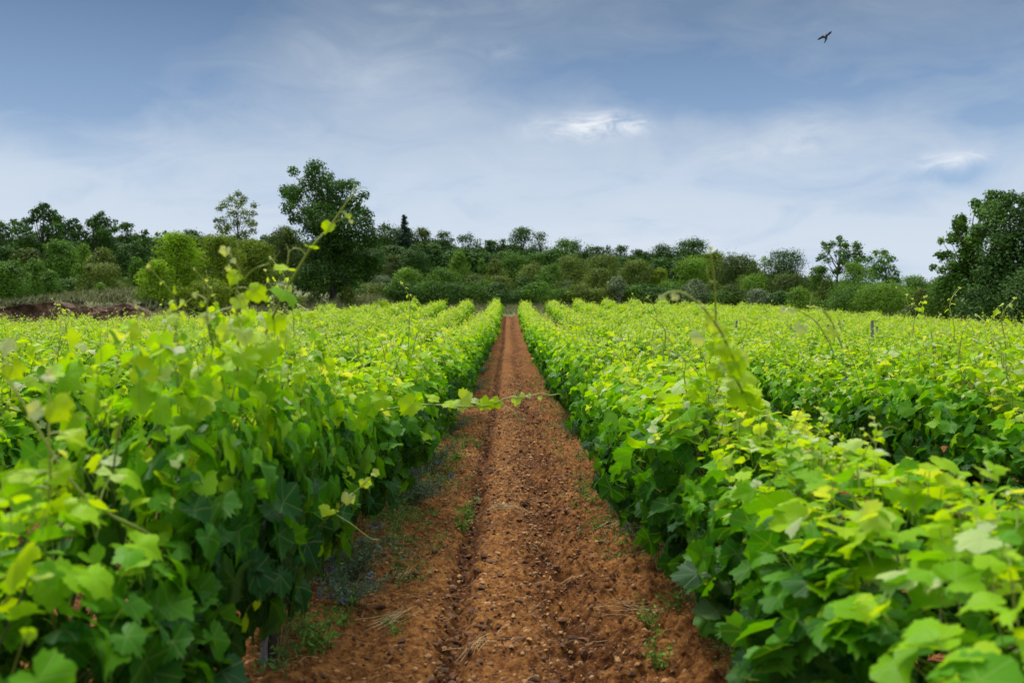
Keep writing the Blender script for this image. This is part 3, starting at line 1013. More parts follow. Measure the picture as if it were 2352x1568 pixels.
r = hero_shoot(1, 2.4,
    [(1700, 860, 2.9), (1660, 770, 2.8), (1625, 718, 2.75), (1597, 690, 2.7), (1565, 671, 2.7), (1535, 672, 2.7), (1505, 694, 2.7)],
    [(1552, 678, 2.7, 30, .02, 'f'), (1520, 682, 2.7, 22, .03, 'f'), (1640, 745, 2.8, 40, .10, 'f'), (1610, 700, 2.7, 20, .06, 'e'), (1665, 800, 2.82, 56, .22, 'f'), (1690, 835, 2.85, 66, .3, 'f'), (1650, 775, 2.8, 50, .26, 'e'), (1680, 815, 2.85, 60, .2, 'f'), (1628, 728, 2.75, 30, .14, 'f')],
    [], .0038, "drooping shoot with pale furled leaves", 26)
HEROES.append((r, "grapevine with a hooked shoot bowing under pale furled leaves, right path edge"))
hero_shoot(2, 4.5, [(1935, 800, 3.9), (1920, 760, 3.9), (1905, 730, 3.8), (1888, 710, 3.75), (1868, 707, 3.7), (1856, 712, 3.7)],
    [(1862, 704, 3.7, 24, .02, 'e'), (1880, 712, 3.7, 20, .12, 'e'), (1915, 760, 3.8, 40, .12, 'f')],
    [[(1858, 714, 3.7), (1862, 690, 3.7), (1868, 668, 3.7)], [(1888, 710, 3.75), (1896, 722, 3.75), (1902, 735, 3.75)]], .0036, None, 27)
hero_shoot(2, 4.5, [(1915, 810, 4.1), (1898, 775, 4.1), (1870, 735, 4.0), (1830, 712, 3.95), (1805, 710, 3.9)],
    [(1800, 710, 3.9, 24, .03, 'f'), (1818, 714, 3.9, 18, .05, 'f'), (1840, 750, 4.0, 44, .06, 'f')], [], .0034, None, 28)
r = hero_shoot(-1, 2.3,
    [(125, 1440, 2.5), (117, 1389, 2.45), (102, 1243, 2.4), (115, 1121, 2.35), (113, 1030, 2.3), (112, 945, 2.3)],
    [(128, 930, 2.3, 84, .17, 'f'), (158, 1000, 2.3, 84, .16, 'e'), (85, 940, 2.3, 60, .03, 'f'), (112, 870, 2.3, 30, .02, 'f'), (140, 1040, 2.35, 40, .02, 'e'), (135, 1085, 2.35, 74, .25, 'f'), (62, 1120, 2.35, 130, .45, 'f'), (60, 1090, 2.3, 95, .2, 'e')],
    [[(60, 1085, 2.3), (20, 1090, 2.25), (2, 1150, 2.25), (40, 1210, 2.3)]],
    .0046, "dark stalked shoot standing beside the camera", 29)
HEROES.append((r, "closest grapevine at lower left with a tall yellow and white tipped shoot"))
hero_shoot(-1, 2.3, [(390, 1260, 2.9), (330, 1220, 2.7), (250, 1180, 2.6), (185, 1130, 2.5), (120, 1040, 2.45), (50, 920, 2.4), (5, 850, 2.4)],
    [(180, 1155, 2.5, 90, .2, 'f'), (255, 1090, 2.6, 80, .10, 'e'), (200, 1190, 2.55, 120, .25, 'e'), (10, 800, 2.4, 60, .04, 'f'), (30, 845, 2.4, 60, .18, 'f'), (110, 860, 2.4, 40, .03, 'f')],
    [[(200, 1140, 2.5), (205, 1180, 2.5), (235, 1280, 2.55)]], .006, None, 30)
for r, lab in HEROES:
    r['label'] = lab

# ------------------------------------------------------------------ stakes
M_STAKE_GROUP = "grey wooden stakes in the vineyard"
def stake(px, py, d, w, label, lean=0.0):
    p = at(px, py, d)
    gz = float(ground(np.array([p[0]]), np.array([d]))[0])
    H = p[2] - gz
    mb = MB()
    n = 7
    t = np.linspace(0, 1, n)
    g = np.random.default_rng(int(px * 7 + py))
    for i in range(n - 1):
        pass
    ring = np.array([(-1, -.7), (-.7, -1), (.7, -1), (1, -.7), (1, .7), (.7, 1), (-.7, 1), (-1, .7)]) * w / 2
    V = []
    for q in t:
        c = np.array([lean * q * H + g.normal(0, .003), 0, -.25 + (H + .25) * q])
        sc = 1.05 - .12 * q
        V.append(np.c_[ring * sc, np.zeros(8)] + c)
    V = np.array(V)
    V[-1, :, 2] += np.array([0, .01, .02, .015, -.01, 0, .012, .006])
    i, j = np.meshgrid(np.arange(n - 1), np.arange(8), indexing='ij')
    j2 = (j + 1) % 8
    f = np.stack([i * 8 + j, i * 8 + j2, (i + 1) * 8 + j2, (i + 1) * 8 + j], -1).reshape(-1, 4)
    mb.add(V.reshape(-1, 3), f)
    top = (n - 1) * 8
    mb.f.append(np.array([[top, top + 1, top + 2, top + 3], [top, top + 3, top + 4, top + 7], [top + 4, top + 5, top + 6, top + 7]], np.int32))
    mb.m.append(np.zeros(3, np.int32))
    o = link("wooden_stake", mb.mesh("wooden_stake", M_WOOD, False), None, (p[0], d, gz))
    tag(o, label, "stake", M_STAKE_GROUP)

stake(607, 1448, 4.58, .028, "thin grey stake beside the nearest bare vine trunk at the path's left edge", .02)
stake(734, 1352, 5.72, .03, "thin grey stake against the second vine trunk along the path's left edge")
stake(1418, 872, 10.9, .06, "grey stake buried in leaves on the row along the path's right edge")
stake(1944, 868, 10.2, .07, "broad dark stake poking out of the second row right of the path")
stake(2273, 834, 11.9, .08, "short grey stake top at the far right among near vines")
stake(2002, 737, 22.2, .06, "tallest grey stake above the vines, below the pair of thin trees", .01)
for px, py, d, w, lab in ((1902, 742, 30, .08, "small grey stake tip, leftmost of the cluster under the bright green bush"),
                          (1928, 733, 38, .08, "grey stake tip beside the tallest stake's left, first of a close pair"),
                          (1939, 731, 40, .09, "wider grey stake tip, second of the close pair left of the tallest stake"),
                          (2014, 747, 30, .06, "short grey stake tip just behind the tallest stake"),
                          (2090, 745, 34, .09, "grey stake tip before the brown brush, left one of three"),
                          (2100, 748, 36, .09, "grey stake tip before the brown brush, middle one of three"),
                          (2118, 751, 33, .09, "grey stake tip before the brown brush, right one of three"),
                          (1816, 741, 30, .07, "lone grey stake tip in the far vines below the dark pointed trees"),
                          (1692, 733, 33, .07, "lone small stake tip among far vines under the dark round tree"),
                          (2123, 770, 20, .08, "low grey stake tip in the mid vines right of the tallest stake"),
                          (2273, 781, 18, .07, "low stake tip under the tall dark tree at the right edge"),
                          (2235, 752, 33, .08, "small stake tip at the foot of the tall airy oak on the right")):
    stake(px, py + 4, d, w, lab)

# ------------------------------------------------------------------ trees
PROFILE = {
    'dome': [(0, .62), (.15, .86), (.4, 1), (.62, .97), (.8, .84), (.93, .6), (1, .3)],
    'shrub': [(0, .80), (.2, .98), (.45, 1), (.7, .86), (.88, .62), (1, .25)],
    'cone': [(0, .85), (.2, 1), (.45, .80), (.7, .50), (.9, .20), (1, .04)],
    'oak': [(0, .48), (.12, .72), (.3, .92), (.42, .86), (.55, .92), (.68, 1), (.76, .70), (.86, .48), (1, .16)],
    'round': [(0, .35), (.15, .70), (.4, 1), (.65, 1), (.82, .78), (.94, .45), (1, .15)],
    'vase': [(0, .25), (.2, .45), (.5, .85), (.75, 1), (.9, .75), (1, .25)],
}

def add_cards(mb, c, nrm, size, tint, g, mat=0, aspect=.62):
    n = len(c)
    nrm = norm(nrm)
    t = norm(np.cross(nrm, g.standard_normal((n, 3))))
    b = np.cross(nrm, t)
    s = size[:, None]
    bend = nrm * s * g.uniform(-.25, .25, (n, 1))
    v = np.stack([c - t * s * .5, c + b * s * .5 * aspect + bend, c + t * s * .5, c - b * s * .5 * aspect + bend], 1)
    f = np.arange(n * 4).reshape(-1, 4)
    mb.add(v.reshape(-1, 3), f, np.repeat(tint, 4), None, mat)

def make_crown(mb, g, Wd, H, z0, profile, n_lobe, lobe, cover, leaf, tuft=.0, depth=.8, asym=0.0, mat=0, core=.45, lobes=None):
    """Clumps of leaves spread through the crown's volume; returns the clump centres."""
    pr = PROFILE[profile]
    T = np.array([p[0] for p in pr])
    Rr = np.array([p[1] for p in pr])
    cs, rs = [], []
    for i in range(n_lobe):
        t = g.uniform(0.02, 1) ** .9
        rr = np.interp(t, T, Rr)
        a = g.uniform(0, 6.283)
        r_l = lobe * g.choice([.55, .8, 1.0, 1.35]) * g.uniform(.85, 1.15) * (.55 + .45 * rr)
        rad = max(rr * Wd / 2 - r_l * .6, 0) * (.35 + .75 * g.uniform() ** .5)
        z = z0 + t * H
        z = min(z, z0 + H - r_l * g.uniform(.45, .9))
        cs.append((math.cos(a) * rad + asym * t * Wd, math.sin(a) * rad * depth, max(z, z0 + r_l * .4)))
        rs.append(r_l)
    # one clump at the top so that the height is right
    cs.append((asym * Wd, 0, z0 + H - lobe * .55))
    rs.append(lobe * .62)
    cs, rs = np.array(cs), np.array(rs)
    if lobes is not None:
        cs, rs = np.array(lobes)[:, :3], np.array(lobes)[:, 3]
    area = rs ** 2
    total = int(cover * (Wd * H * 2.2) / (leaf * leaf * .31))
    cnt = np.maximum((total * (1 - core) * area / area.sum()).astype(int), 4)
    idx = np.repeat(np.arange(len(cs)), cnt)
    n = len(idx)
    dr = norm(g.standard_normal((n, 3)) + np.array([0, 0, .35]))
    rr = rs[idx] * (.35 + .65 * g.uniform(0, 1, n) ** .55) * (1 + .30 * g.standard_normal(n) * .5)
    if tuft:
        sp = g.uniform(0, 1, n) < tuft
        rr = np.where(sp, rr * g.uniform(1.05, 1.32, n), rr)
    c = cs[idx] + dr * rr[:, None] * np.array([1.05, 1.0, .85])
    # foliage between the clumps, thinner towards the outline
    m = int(total * core)
    if m:
        t = g.uniform(0, .96, m)
        a = g.uniform(0, 6.283, m)
        wav = .82 + .42 * (vnoise(a * 1.6, t * 4, int(g.integers(999))) - .5) * 2
        rad = np.interp(t, T, Rr) * Wd / 2 * wav * g.uniform(0, 1, m) ** .42
        cc = np.stack([np.cos(a) * rad + asym * t * Wd, np.sin(a) * rad * depth, z0 + t * H], 1)
        dd = norm(np.stack([np.cos(a), np.sin(a), (t - .4) * 1.6], 1))
        near = np.argmin(((cc[:, None, :] - cs[None]) ** 2).sum(2), axis=1) if m * len(cs) < 4e6 else g.integers(0, len(cs), m)
        c, dr, idx = np.vstack([c, cc]), np.vstack([dr, dd]), np.concatenate([idx, near])
        n = len(idx)
    nr = dr * .85 + g.standard_normal((n, 3)) * .32 + np.array([0, 0, .22])
    lt = g.normal(.5, .22, len(cs))
    tint = np.clip(lt[idx] + g.normal(0, .08, n), 0, 1)
    add_cards(mb, c, nr, leaf * g.uniform(.6, 1.35, n), tint, g, mat)
    return cs, rs

def make_tree(name, label, x0, x1, top, d, fol, profile='dome', n_lobe=26, lobe=None, cover=1.25, leaf=.24, clear=.04, trunk_r=.10, limbs=6, cat="tree",
              group=None, tuft=.06, bark=None, seed=None, asym=0.0, cx=None, twigs=0, depth=.8, lean=0.0, core=None, lobes=None):
    Wd = (x1 - x0) / FPX * d
    px = cx if cx is not None else (x0 + x1) / 2
    X = (px - 1176) / FPX * d
    gz = float(terrain_z(np.array([[X]]), np.array([[d]]))[0, 0])
    Ht = EYE + (784 - top) / FPX * d - gz
    seed = seed if seed is not None else int(x0 * 13 + x1 * 7 + top)
    g = np.random.default_rng(abs(seed))
    if cx is not None:
        asym = 0.0
    root = bpy.data.objects.new(name, None)
    COL.objects.link(root)
    root.location = (X, d, gz)
    tag(root, label, cat, group)
    lobe = lobe or max(.20 * Wd, .5)
    L3 = None
    if lobes is not None:                                 # clumps set out one by one, at their own depths
        L3 = []
        for (lx, ly, lr) in lobes:
            r_ = lr / FPX * d * .96
            L3.append(((lx - px) / FPX * d, g.normal(0, .17) * Wd, EYE + (784 - ly) / FPX * d - gz, r_))
        core, cx = (core or 0.0), None
    z0 = Ht * clear
    mb = MB()
    cs, rs = make_crown(mb, g, Wd, Ht - z0, z0, profile, n_lobe, lobe, cover, leaf, tuft, depth, asym, 0, core if core is not None else (.34 if cover > 1.0 else .2), L3)
    if cx is not None:                                    # crown centre set off from the trunk
        off = ((x0 + x1) / 2 - cx) / FPX * d
        k = np.concatenate(mb.v)
        mb.v = [k + np.stack([off * smooth(0, .6, k[:, 2] / Ht), 0 * k[:, 0], 0 * k[:, 0]], 1)]
        cs = cs + np.stack([off * smooth(0, .6, cs[:, 2] / Ht), 0 * cs[:, 0], 0 * cs[:, 0]], 1)
    link("crown", mb.mesh("crown", FOL[fol]), root)
    tb = MB()
    tx = np.mean(cs[:, 0])
    h1 = z0 + (Ht - z0) * .72
    q = [(0, 0, -.3), (lean * .3 + g.normal(0, .05), 0, h1 * .28), (tx * .5 + lean * .5 + g.normal(0, .1), g.normal(0, .1), h1 * .62), (tx, 0, h1)]
    tp = spline(q, 14)
    v, f = tube(tp, np.linspace(trunk_r, trunk_r * .3, 14) * (1 + .35 * np.exp(-np.linspace(0, 8, 14))), 8)
    tb.add(v, f)
    order = np.argsort(-np.linalg.norm(cs - np.array([tx, 0, 0]), axis=1))
    for i in order[:limbs]:
        zt = np.clip(cs[i][2] * .62, h1 * .2, h1 * .95)
        b = tp[int(np.argmin(np.abs(tp[:, 2] - zt)))]
        m_ = (b + cs[i]) / 2 + np.array([0, 0, -.06 * Ht * .3])
        v, f = tube(spline([b, m_, cs[i]], 8), np.linspace(trunk_r * .34, trunk_r * .06, 8), 5)
        tb.add(v, f)
    for i in range(twigs):                                # bare twigs standing out of the top
        a = cs[-1] + np.array([g.normal(-.3, .25), 0, g.uniform(-.1, .2)])
        e = a + np.array([g.normal(-.45, .35), g.normal(0, .2), g.uniform(.6, 1.25)])
        v, f = tube(spline([a, (a + e) / 2 + g.normal(0, .08, 3), e], 6), np.linspace(.035, .012, 6), 4)
        tb.add(v, f)
    link("trunk", tb.mesh("trunk", bark or M_BARK), root)
    return root

G1 = "trees along the edge of the wood"
G2 = "shrubs at the foot of the wood"
T = make_tree
# the four trees that stand alone
T("oak_tree", "tallest oak with dark lobed crown standing alone left of the path", 634, 890, 368, 82, 'oak', 'oak', 110, .82, 1.65, .23, .07, .28, 20, lobes=[(729, 388, 23.1), (714, 396, 20.5), (744, 406, 20.5), (683, 401, 14.1), (703, 419, 28.2), (739, 429, 33.3), (647, 434, 15.4), (662, 442, 23.1), (665, 457, 15.4), (685, 452, 28.2), (714, 460, 35.9), (749, 460, 35.9), (780, 442, 28.2), (803, 421, 19.2), (780, 421, 15.4), (680, 488, 20.5), (703, 496, 33.3), (742, 498, 38.4), (780, 485, 35.9), (816, 468, 23.1), (839, 452, 14.1), (824, 493, 28.2), (847, 493, 12.8), (693, 511, 17.9), (724, 529, 30.8), (765, 529, 41.0), (806, 521, 38.4), (844, 519, 23.1), (878, 519, 14.1), (739, 562, 35.9), (780, 562, 43.6), (826, 557, 38.4), (857, 550, 28.2), (708, 591, 23.1), (739, 601, 35.9), (780, 601, 46.1), (826, 596, 41.0), (857, 596, 28.2), (698, 621, 17.9), (724, 637, 30.8), (760, 639, 35.9), (801, 632, 38.4), (837, 624, 25.6), (744, 667, 23.1), (780, 660, 23.1), (688, 652, 20.5), (711, 665, 20.5), (811, 652, 17.9)], seed=31, cx=765, tuft=.12, twigs=5, group=G1, lean=-.2)
T("slender_tree", "thin see-through tree rising from the yellow green thicket", 487, 593, 449, 86, 'olive', 'vase', 46, .48, .60, .17, .40, .09, 18, lobes=[(555, 452, 10.3), (537, 460, 10.3), (524, 473, 14.1), (550, 470, 15.4), (570, 465, 11.5), (585, 473, 10.3), (509, 483, 10.3), (529, 491, 15.4), (557, 491, 15.4), (575, 488, 10.3), (493, 506, 9.0), (511, 509, 12.8), (539, 511, 12.8), (565, 509, 14.1), (585, 516, 10.3), (498, 521, 10.3), (524, 524, 12.8), (575, 529, 10.3), (519, 534, 15.4), (562, 539, 15.4)], cx=547, seed=8, tuft=.3, group=G1)
T("oak_tree", "tall airy oak at the right edge leaning its open branches over the sky", 2140, 2330, 437, 70, 'mid', 'round', 80, .8, 1.0, .24, .08, .22, 16, lobes=[(2278, 447, 14.1), (2257, 463, 14.1), (2266, 482, 21.1), (2290, 463, 21.1), (2231, 498, 16.4), (2252, 503, 21.1), (2278, 503, 25.8), (2177, 519, 11.7), (2201, 519, 16.4), (2222, 524, 18.8), (2248, 531, 23.4), (2170, 552, 10.5), (2156, 561, 8.2), (2196, 547, 21.1), (2224, 557, 25.8), (2257, 566, 30.5), (2168, 585, 11.7), (2187, 587, 18.8), (2215, 590, 25.8), (2248, 601, 30.5), (2152, 613, 9.4), (2159, 622, 11.7), (2182, 613, 18.8), (2210, 620, 23.4), (2243, 632, 28.1), (2187, 636, 16.4)], seed=12, tuft=.16, group=G1)
T("holm_oak", "tall dense blackish evergreen filling the right edge of the view", 2216, 2450, 446, 66, 'dark', 'dome', 90, .8, 2.1, .22, .0, .3, 6, core=.28, lobes=[(2311, 444, 14.1), (2299, 461, 21.1), (2327, 468, 23.4), (2348, 454, 16.4), (2292, 484, 23.4), (2318, 500, 32.8), (2346, 496, 25.8), (2257, 533, 21.1), (2290, 529, 30.5), (2327, 543, 35.2), (2351, 533, 23.4), (2280, 561, 28.1), (2316, 580, 37.5), (2348, 585, 30.5), (2278, 599, 28.1), (2309, 618, 37.5), (2346, 632, 32.8), (2269, 636, 28.1), (2304, 655, 37.5), (2341, 672, 37.5), (2276, 679, 30.5), (2309, 695, 35.2), (2346, 711, 35.2), (2285, 716, 28.1), (2318, 730, 30.5), (2264, 714, 21.1), (2351, 737, 21.1), (2370, 519, 35.2), (2372, 590, 42.2), (2372, 660, 42.2), (2374, 718, 35.2)], seed=14, tuft=.05, group=G1)
T("olive_tree", "small silvery olive tree with a twisted pale trunk behind the vines", 1394, 1444, 634, 93, 'silver', 'round', 26, .42, 1.5, .16, .34, .22, 8, seed=5, tuft=.12, bark=M_PALEBARK, lean=.45, group=G1)
T("cedar_tree", "lone dark conifer spire poking above the wood right of the tall oak", 905, 955, 492, 122, 'conifer', 'cone', 6, .4, .05, .2, .5, .16, 4, seed=3, group=G1)
# bright thicket left of the tall oak
T("bushy_tree", "brightest yellow green tree, its rounded top beside the red bank", 340, 468, 534, 66, 'bright', 'dome', 50, .66, 1.6, .16, .0, .1, 5, seed=41, group=G2)
T("bushy_tree", "lower bright green lobe leaning out left of the yellow green tree", 312, 410, 598, 62, 'bright', 'shrub', 34, .5, 1.6, .16, .0, .08, 4, seed=42, group=G2)
T("bushy_tree", "wide olive green thicket under the thin see-through tree", 440, 570, 538, 70, 'yellow', 'dome', 50, .66, 1.6, .16, .0, .1, 5, seed=43, group=G2)
T("bushy_tree", "brownish green thicket between the thin tree and the tall oak", 520, 640, 545, 73, 'yellow', 'dome', 50, .66, 1.6, .16, .0, .1, 5, seed=44, group=G2)
T("shrub", "low leafy shrub at the foot of the yellow green thicket", 400, 560, 640, 63, 'yellow', 'shrub', 30, .42, 1.5, .17, .0, .06, 3, cat="shrub", group=G2)
T("shrub", "low olive shrub left of the tall oak's trunk", 560, 700, 655, 72, 'olive', 'shrub', 34, .42, 1.5, .18, .0, .06, 3, cat="shrub", group=G2)
T("round_tree", "dull green dome shaped tree behind the tall oak's left side", 608, 712, 523, 108, 'brown', 'dome', 48, .8, 1.7, .24, .0, .15, 5, group=G1)
T("shrub", "small round shrub at the right of the tall oak's trunk", 776, 822, 655, 80, 'olive', 'shrub', 20, .35, 1.4, .17, .0, .05, 3, cat="shrub", group=G2)
T("shrub", "dark low shrub hugging the left of the tall oak's trunk", 704, 745, 668, 78, 'brown', 'shrub', 18, .35, 1.4, .17, .0, .05, 3, cat="shrub", group=G2)
# hillside at the left
T("oak_tree", "tall spreading oak with sky gaps, highest on the left hillside", 30, 162, 472, 98, 'oak', 'round', 70, .62, 1.05, .24, .14, .24, 16, lobes=[(111, 478, 13.8), (89, 483, 13.8), (79, 489, 11.9), (123, 489, 11.9), (99, 499, 19.8), (119, 505, 15.8), (75, 505, 13.8), (59, 511, 13.8), (47, 515, 11.9), (40, 515, 7.9), (136, 505, 13.8), (150, 509, 9.9), (130, 521, 17.8), (146, 527, 15.8), (89, 521, 13.8), (67, 531, 15.8), (51, 535, 15.8), (111, 535, 15.8), (134, 539, 15.8), (154, 535, 11.9), (49, 555, 19.8), (75, 559, 19.8), (95, 567, 15.8), (119, 559, 15.8), (142, 555, 17.8)], seed=52, tuft=.15, group=G1)
T("oak_tree", "half hidden dark oak at the far left corner", -40, 40, 506, 98, 'oak', 'round', 40, .62, 1.1, .24, .1, .2, 8, group=G1)
T("oak_tree", "left hillside oak whose crown climbs to a point on its right", 158, 272, 492, 100, 'oak', 'dome', 60, .58, 1.1, .24, .06, .2, 12, lobes=[(241, 493, 7.9), (227, 501, 11.9), (210, 501, 9.9), (198, 509, 11.9), (245, 513, 17.8), (255, 507, 7.9), (217, 517, 17.8), (263, 527, 11.9), (273, 517, 8.9), (237, 533, 23.7), (210, 537, 21.7), (261, 543, 17.8), (174, 509, 9.9), (170, 527, 15.8), (182, 523, 11.9), (190, 541, 17.8), (178, 547, 17.8), (217, 559, 25.7), (253, 563, 23.7), (198, 567, 21.7)], seed=54, tuft=.16, twigs=2, group=G1)
T("oak_tree", "smaller dark oak stepping down right of the pointed hillside oak", 262, 322, 512, 102, 'dark', 'dome', 36, .5, 1.1, .24, .04, .16, 6, tuft=.14, group=G1)
T("oak_tree", "low dark tree with a ragged top above the teal bush", 316, 352, 527, 104, 'dark', 'dome', 24, .42, 1.2, .24, .0, .14, 5, tuft=.14, group=G1)
T("oak_tree", "dark tree just above the yellow green tree's left shoulder", 346, 412, 529, 106, 'dark', 'dome', 34, .5, 1.3, .24, .0, .15, 5, tuft=.1, group=G1)
T("oak_tree", "flat topped dark tree showing above the yellow green thicket", 400, 490, 527, 108, 'dark', 'dome', 44, .62, 1.4, .24, .0, .15, 5, tuft=.1, group=G1)
T("bushy_tree", "rounded mid green tree below the tall hillside oak", 92, 184, 553, 90, 'mid', 'dome', 50, .6, 1.6, .22, .0, .12, 4, group=G2)
T("bushy_tree", "dusty grey green bush below the corner oak", 22, 104, 570, 86, 'brown', 'dome', 44, .5, 1.6, .2, .0, .1, 4, group=G2)
T("bushy_tree", "fresh green upright bush in the middle of the left hillside", 172, 218, 559, 86, 'light', 'dome', 30, .42, 1.6, .19, .0, .1, 4, group=G2)
T("bushy_tree", "olive brown rounded tree right of the fresh green bush", 198, 270, 567, 84, 'olive', 'dome', 44, .5, 1.6, .19, .0, .1, 4, group=G2)
T("bushy_tree", "broad green brown bush lowest in the middle of the left hillside", 174, 298, 602, 78, 'olive', 'shrub', 60, .5, 1.6, .15, .0, .1, 4, group=G2)
T("yew_bush", "dense dark rounded bush cut by the left edge of the view", -40, 76, 600, 66, 'mid', 'shrub', 56, .48, 1.8, .14, .0, .1, 3, group=G2)
T("bushy_tree", "dark bush tucked behind the dense rounded bush at the far left", 52, 108, 594, 80, 'mid', 'shrub', 34, .45, 1.6, .19, .0, .1, 3, group=G2)
T("shrub", "small two lobed shrub beside the dense rounded bush", 86, 148, 622, 68, 'mid', 'shrub', 30, .34, 1.5, .15, .0, .05, 3, cat="shrub", group=G2)
T("shrub", "pale little shrub alone on the grass above the red bank", 212, 248, 648, 68, 'light', 'shrub', 18, .28, 1.3, .14, .0, .04, 3, cat="shrub", group=G2)
T("bushy_tree", "bluish green bush behind the bright tree's lower lobe", 290, 338, 592, 84, 'mid', 'shrub', 30, .45, 1.5, .19, .0, .08, 3, group=G2)
T("bushy_tree", "deep green tree in shadow above the bluish green bush", 262, 344, 556, 94, 'dark', 'dome', 40, .6, 1.7, .22, .0, .12, 4, group=G1)
T("bushy_tree", "dark leafy tree hidden at the far left under the corner oak", -30, 44, 566, 92, 'dark', 'dome', 40, .6, 1.7, .22, .0, .12, 4, group=G1)
# back row in the middle
for i, (x0, x1, top, fol, n, cov, tuft, lab, nm) in enumerate((
        (868, 958, 531, 'dark', 60, 1.6, .08, "big dark tree under the conifer spire", "holm_oak"),
        (944, 998, 532, 'brown', 40, 1.5, .1, "brown tinged tree right of the conifer spire", "oak_tree"),
        (992, 1048, 540, 'dark', 44, 1.25, .14, "dark oak with a knobbly double top, middle of the wood", "oak_tree"),
        (1040, 1108, 547, 'oak', 44, 1.0, .2, "ragged oak with a thin tuft on top and a dead branch", "oak_tree"),
        (1102, 1152, 560, 'dark', 34, 1.2, .14, "low dark tree left of the path's tall oak clump", "oak_tree"),
        (1144, 1170, 557, 'oak', 16, .6, .3, "wispy see-through treetop just left of the path's line", "oak_tree"),
        (1168, 1234, 532, 'oak', 50, .95, .18, "tallest leafy oak directly above the end of the path", "oak_tree"),
        (1220, 1268, 542, 'oak', 30, .55, .3, "thin open tree right of the oak above the path", "oak_tree"),
        (1266, 1338, 559, 'mid', 50, 1.4, .12, "rounded mid green tree right of the thin open tree", "oak_tree"),
        (1334, 1392, 573, 'dark', 40, 1.4, .12, "dark flat topped tree behind the two round bushes", "oak_tree"),
        (1384, 1410, 571, 'oak', 14, .6, .3, "wispy treetop above the silvery olive tree's left", "oak_tree"),
        (1400, 1452, 574, 'dark', 36, 1.4, .12, "dark tree above the silvery olive tree", "oak_tree"),
        (1440, 1494, 581, 'dark', 40, 1.6, .08, "low blackish tree left of the big dark dome", "holm_oak"),
        (1484, 1560, 572, 'dark', 56, 1.8, .06, "left shoulder of dark evergreen beside the highest dome", "holm_oak"),
        (1540, 1634, 559, 'dark', 70, 1.7, .08, "highest dark evergreen dome right of the path", "holm_oak"),
        (1626, 1664, 586, 'oak', 18, .6, .3, "wispy treetop right of the highest dark dome", "oak_tree"))):
    T(nm, lab, x0 - .12 * (x1 - x0), x1 + .12 * (x1 - x0), top - 9, 124, fol, 'dome', n, None, cov, .21, .0, .17, 9, group=G1, tuft=tuft * 1.3)
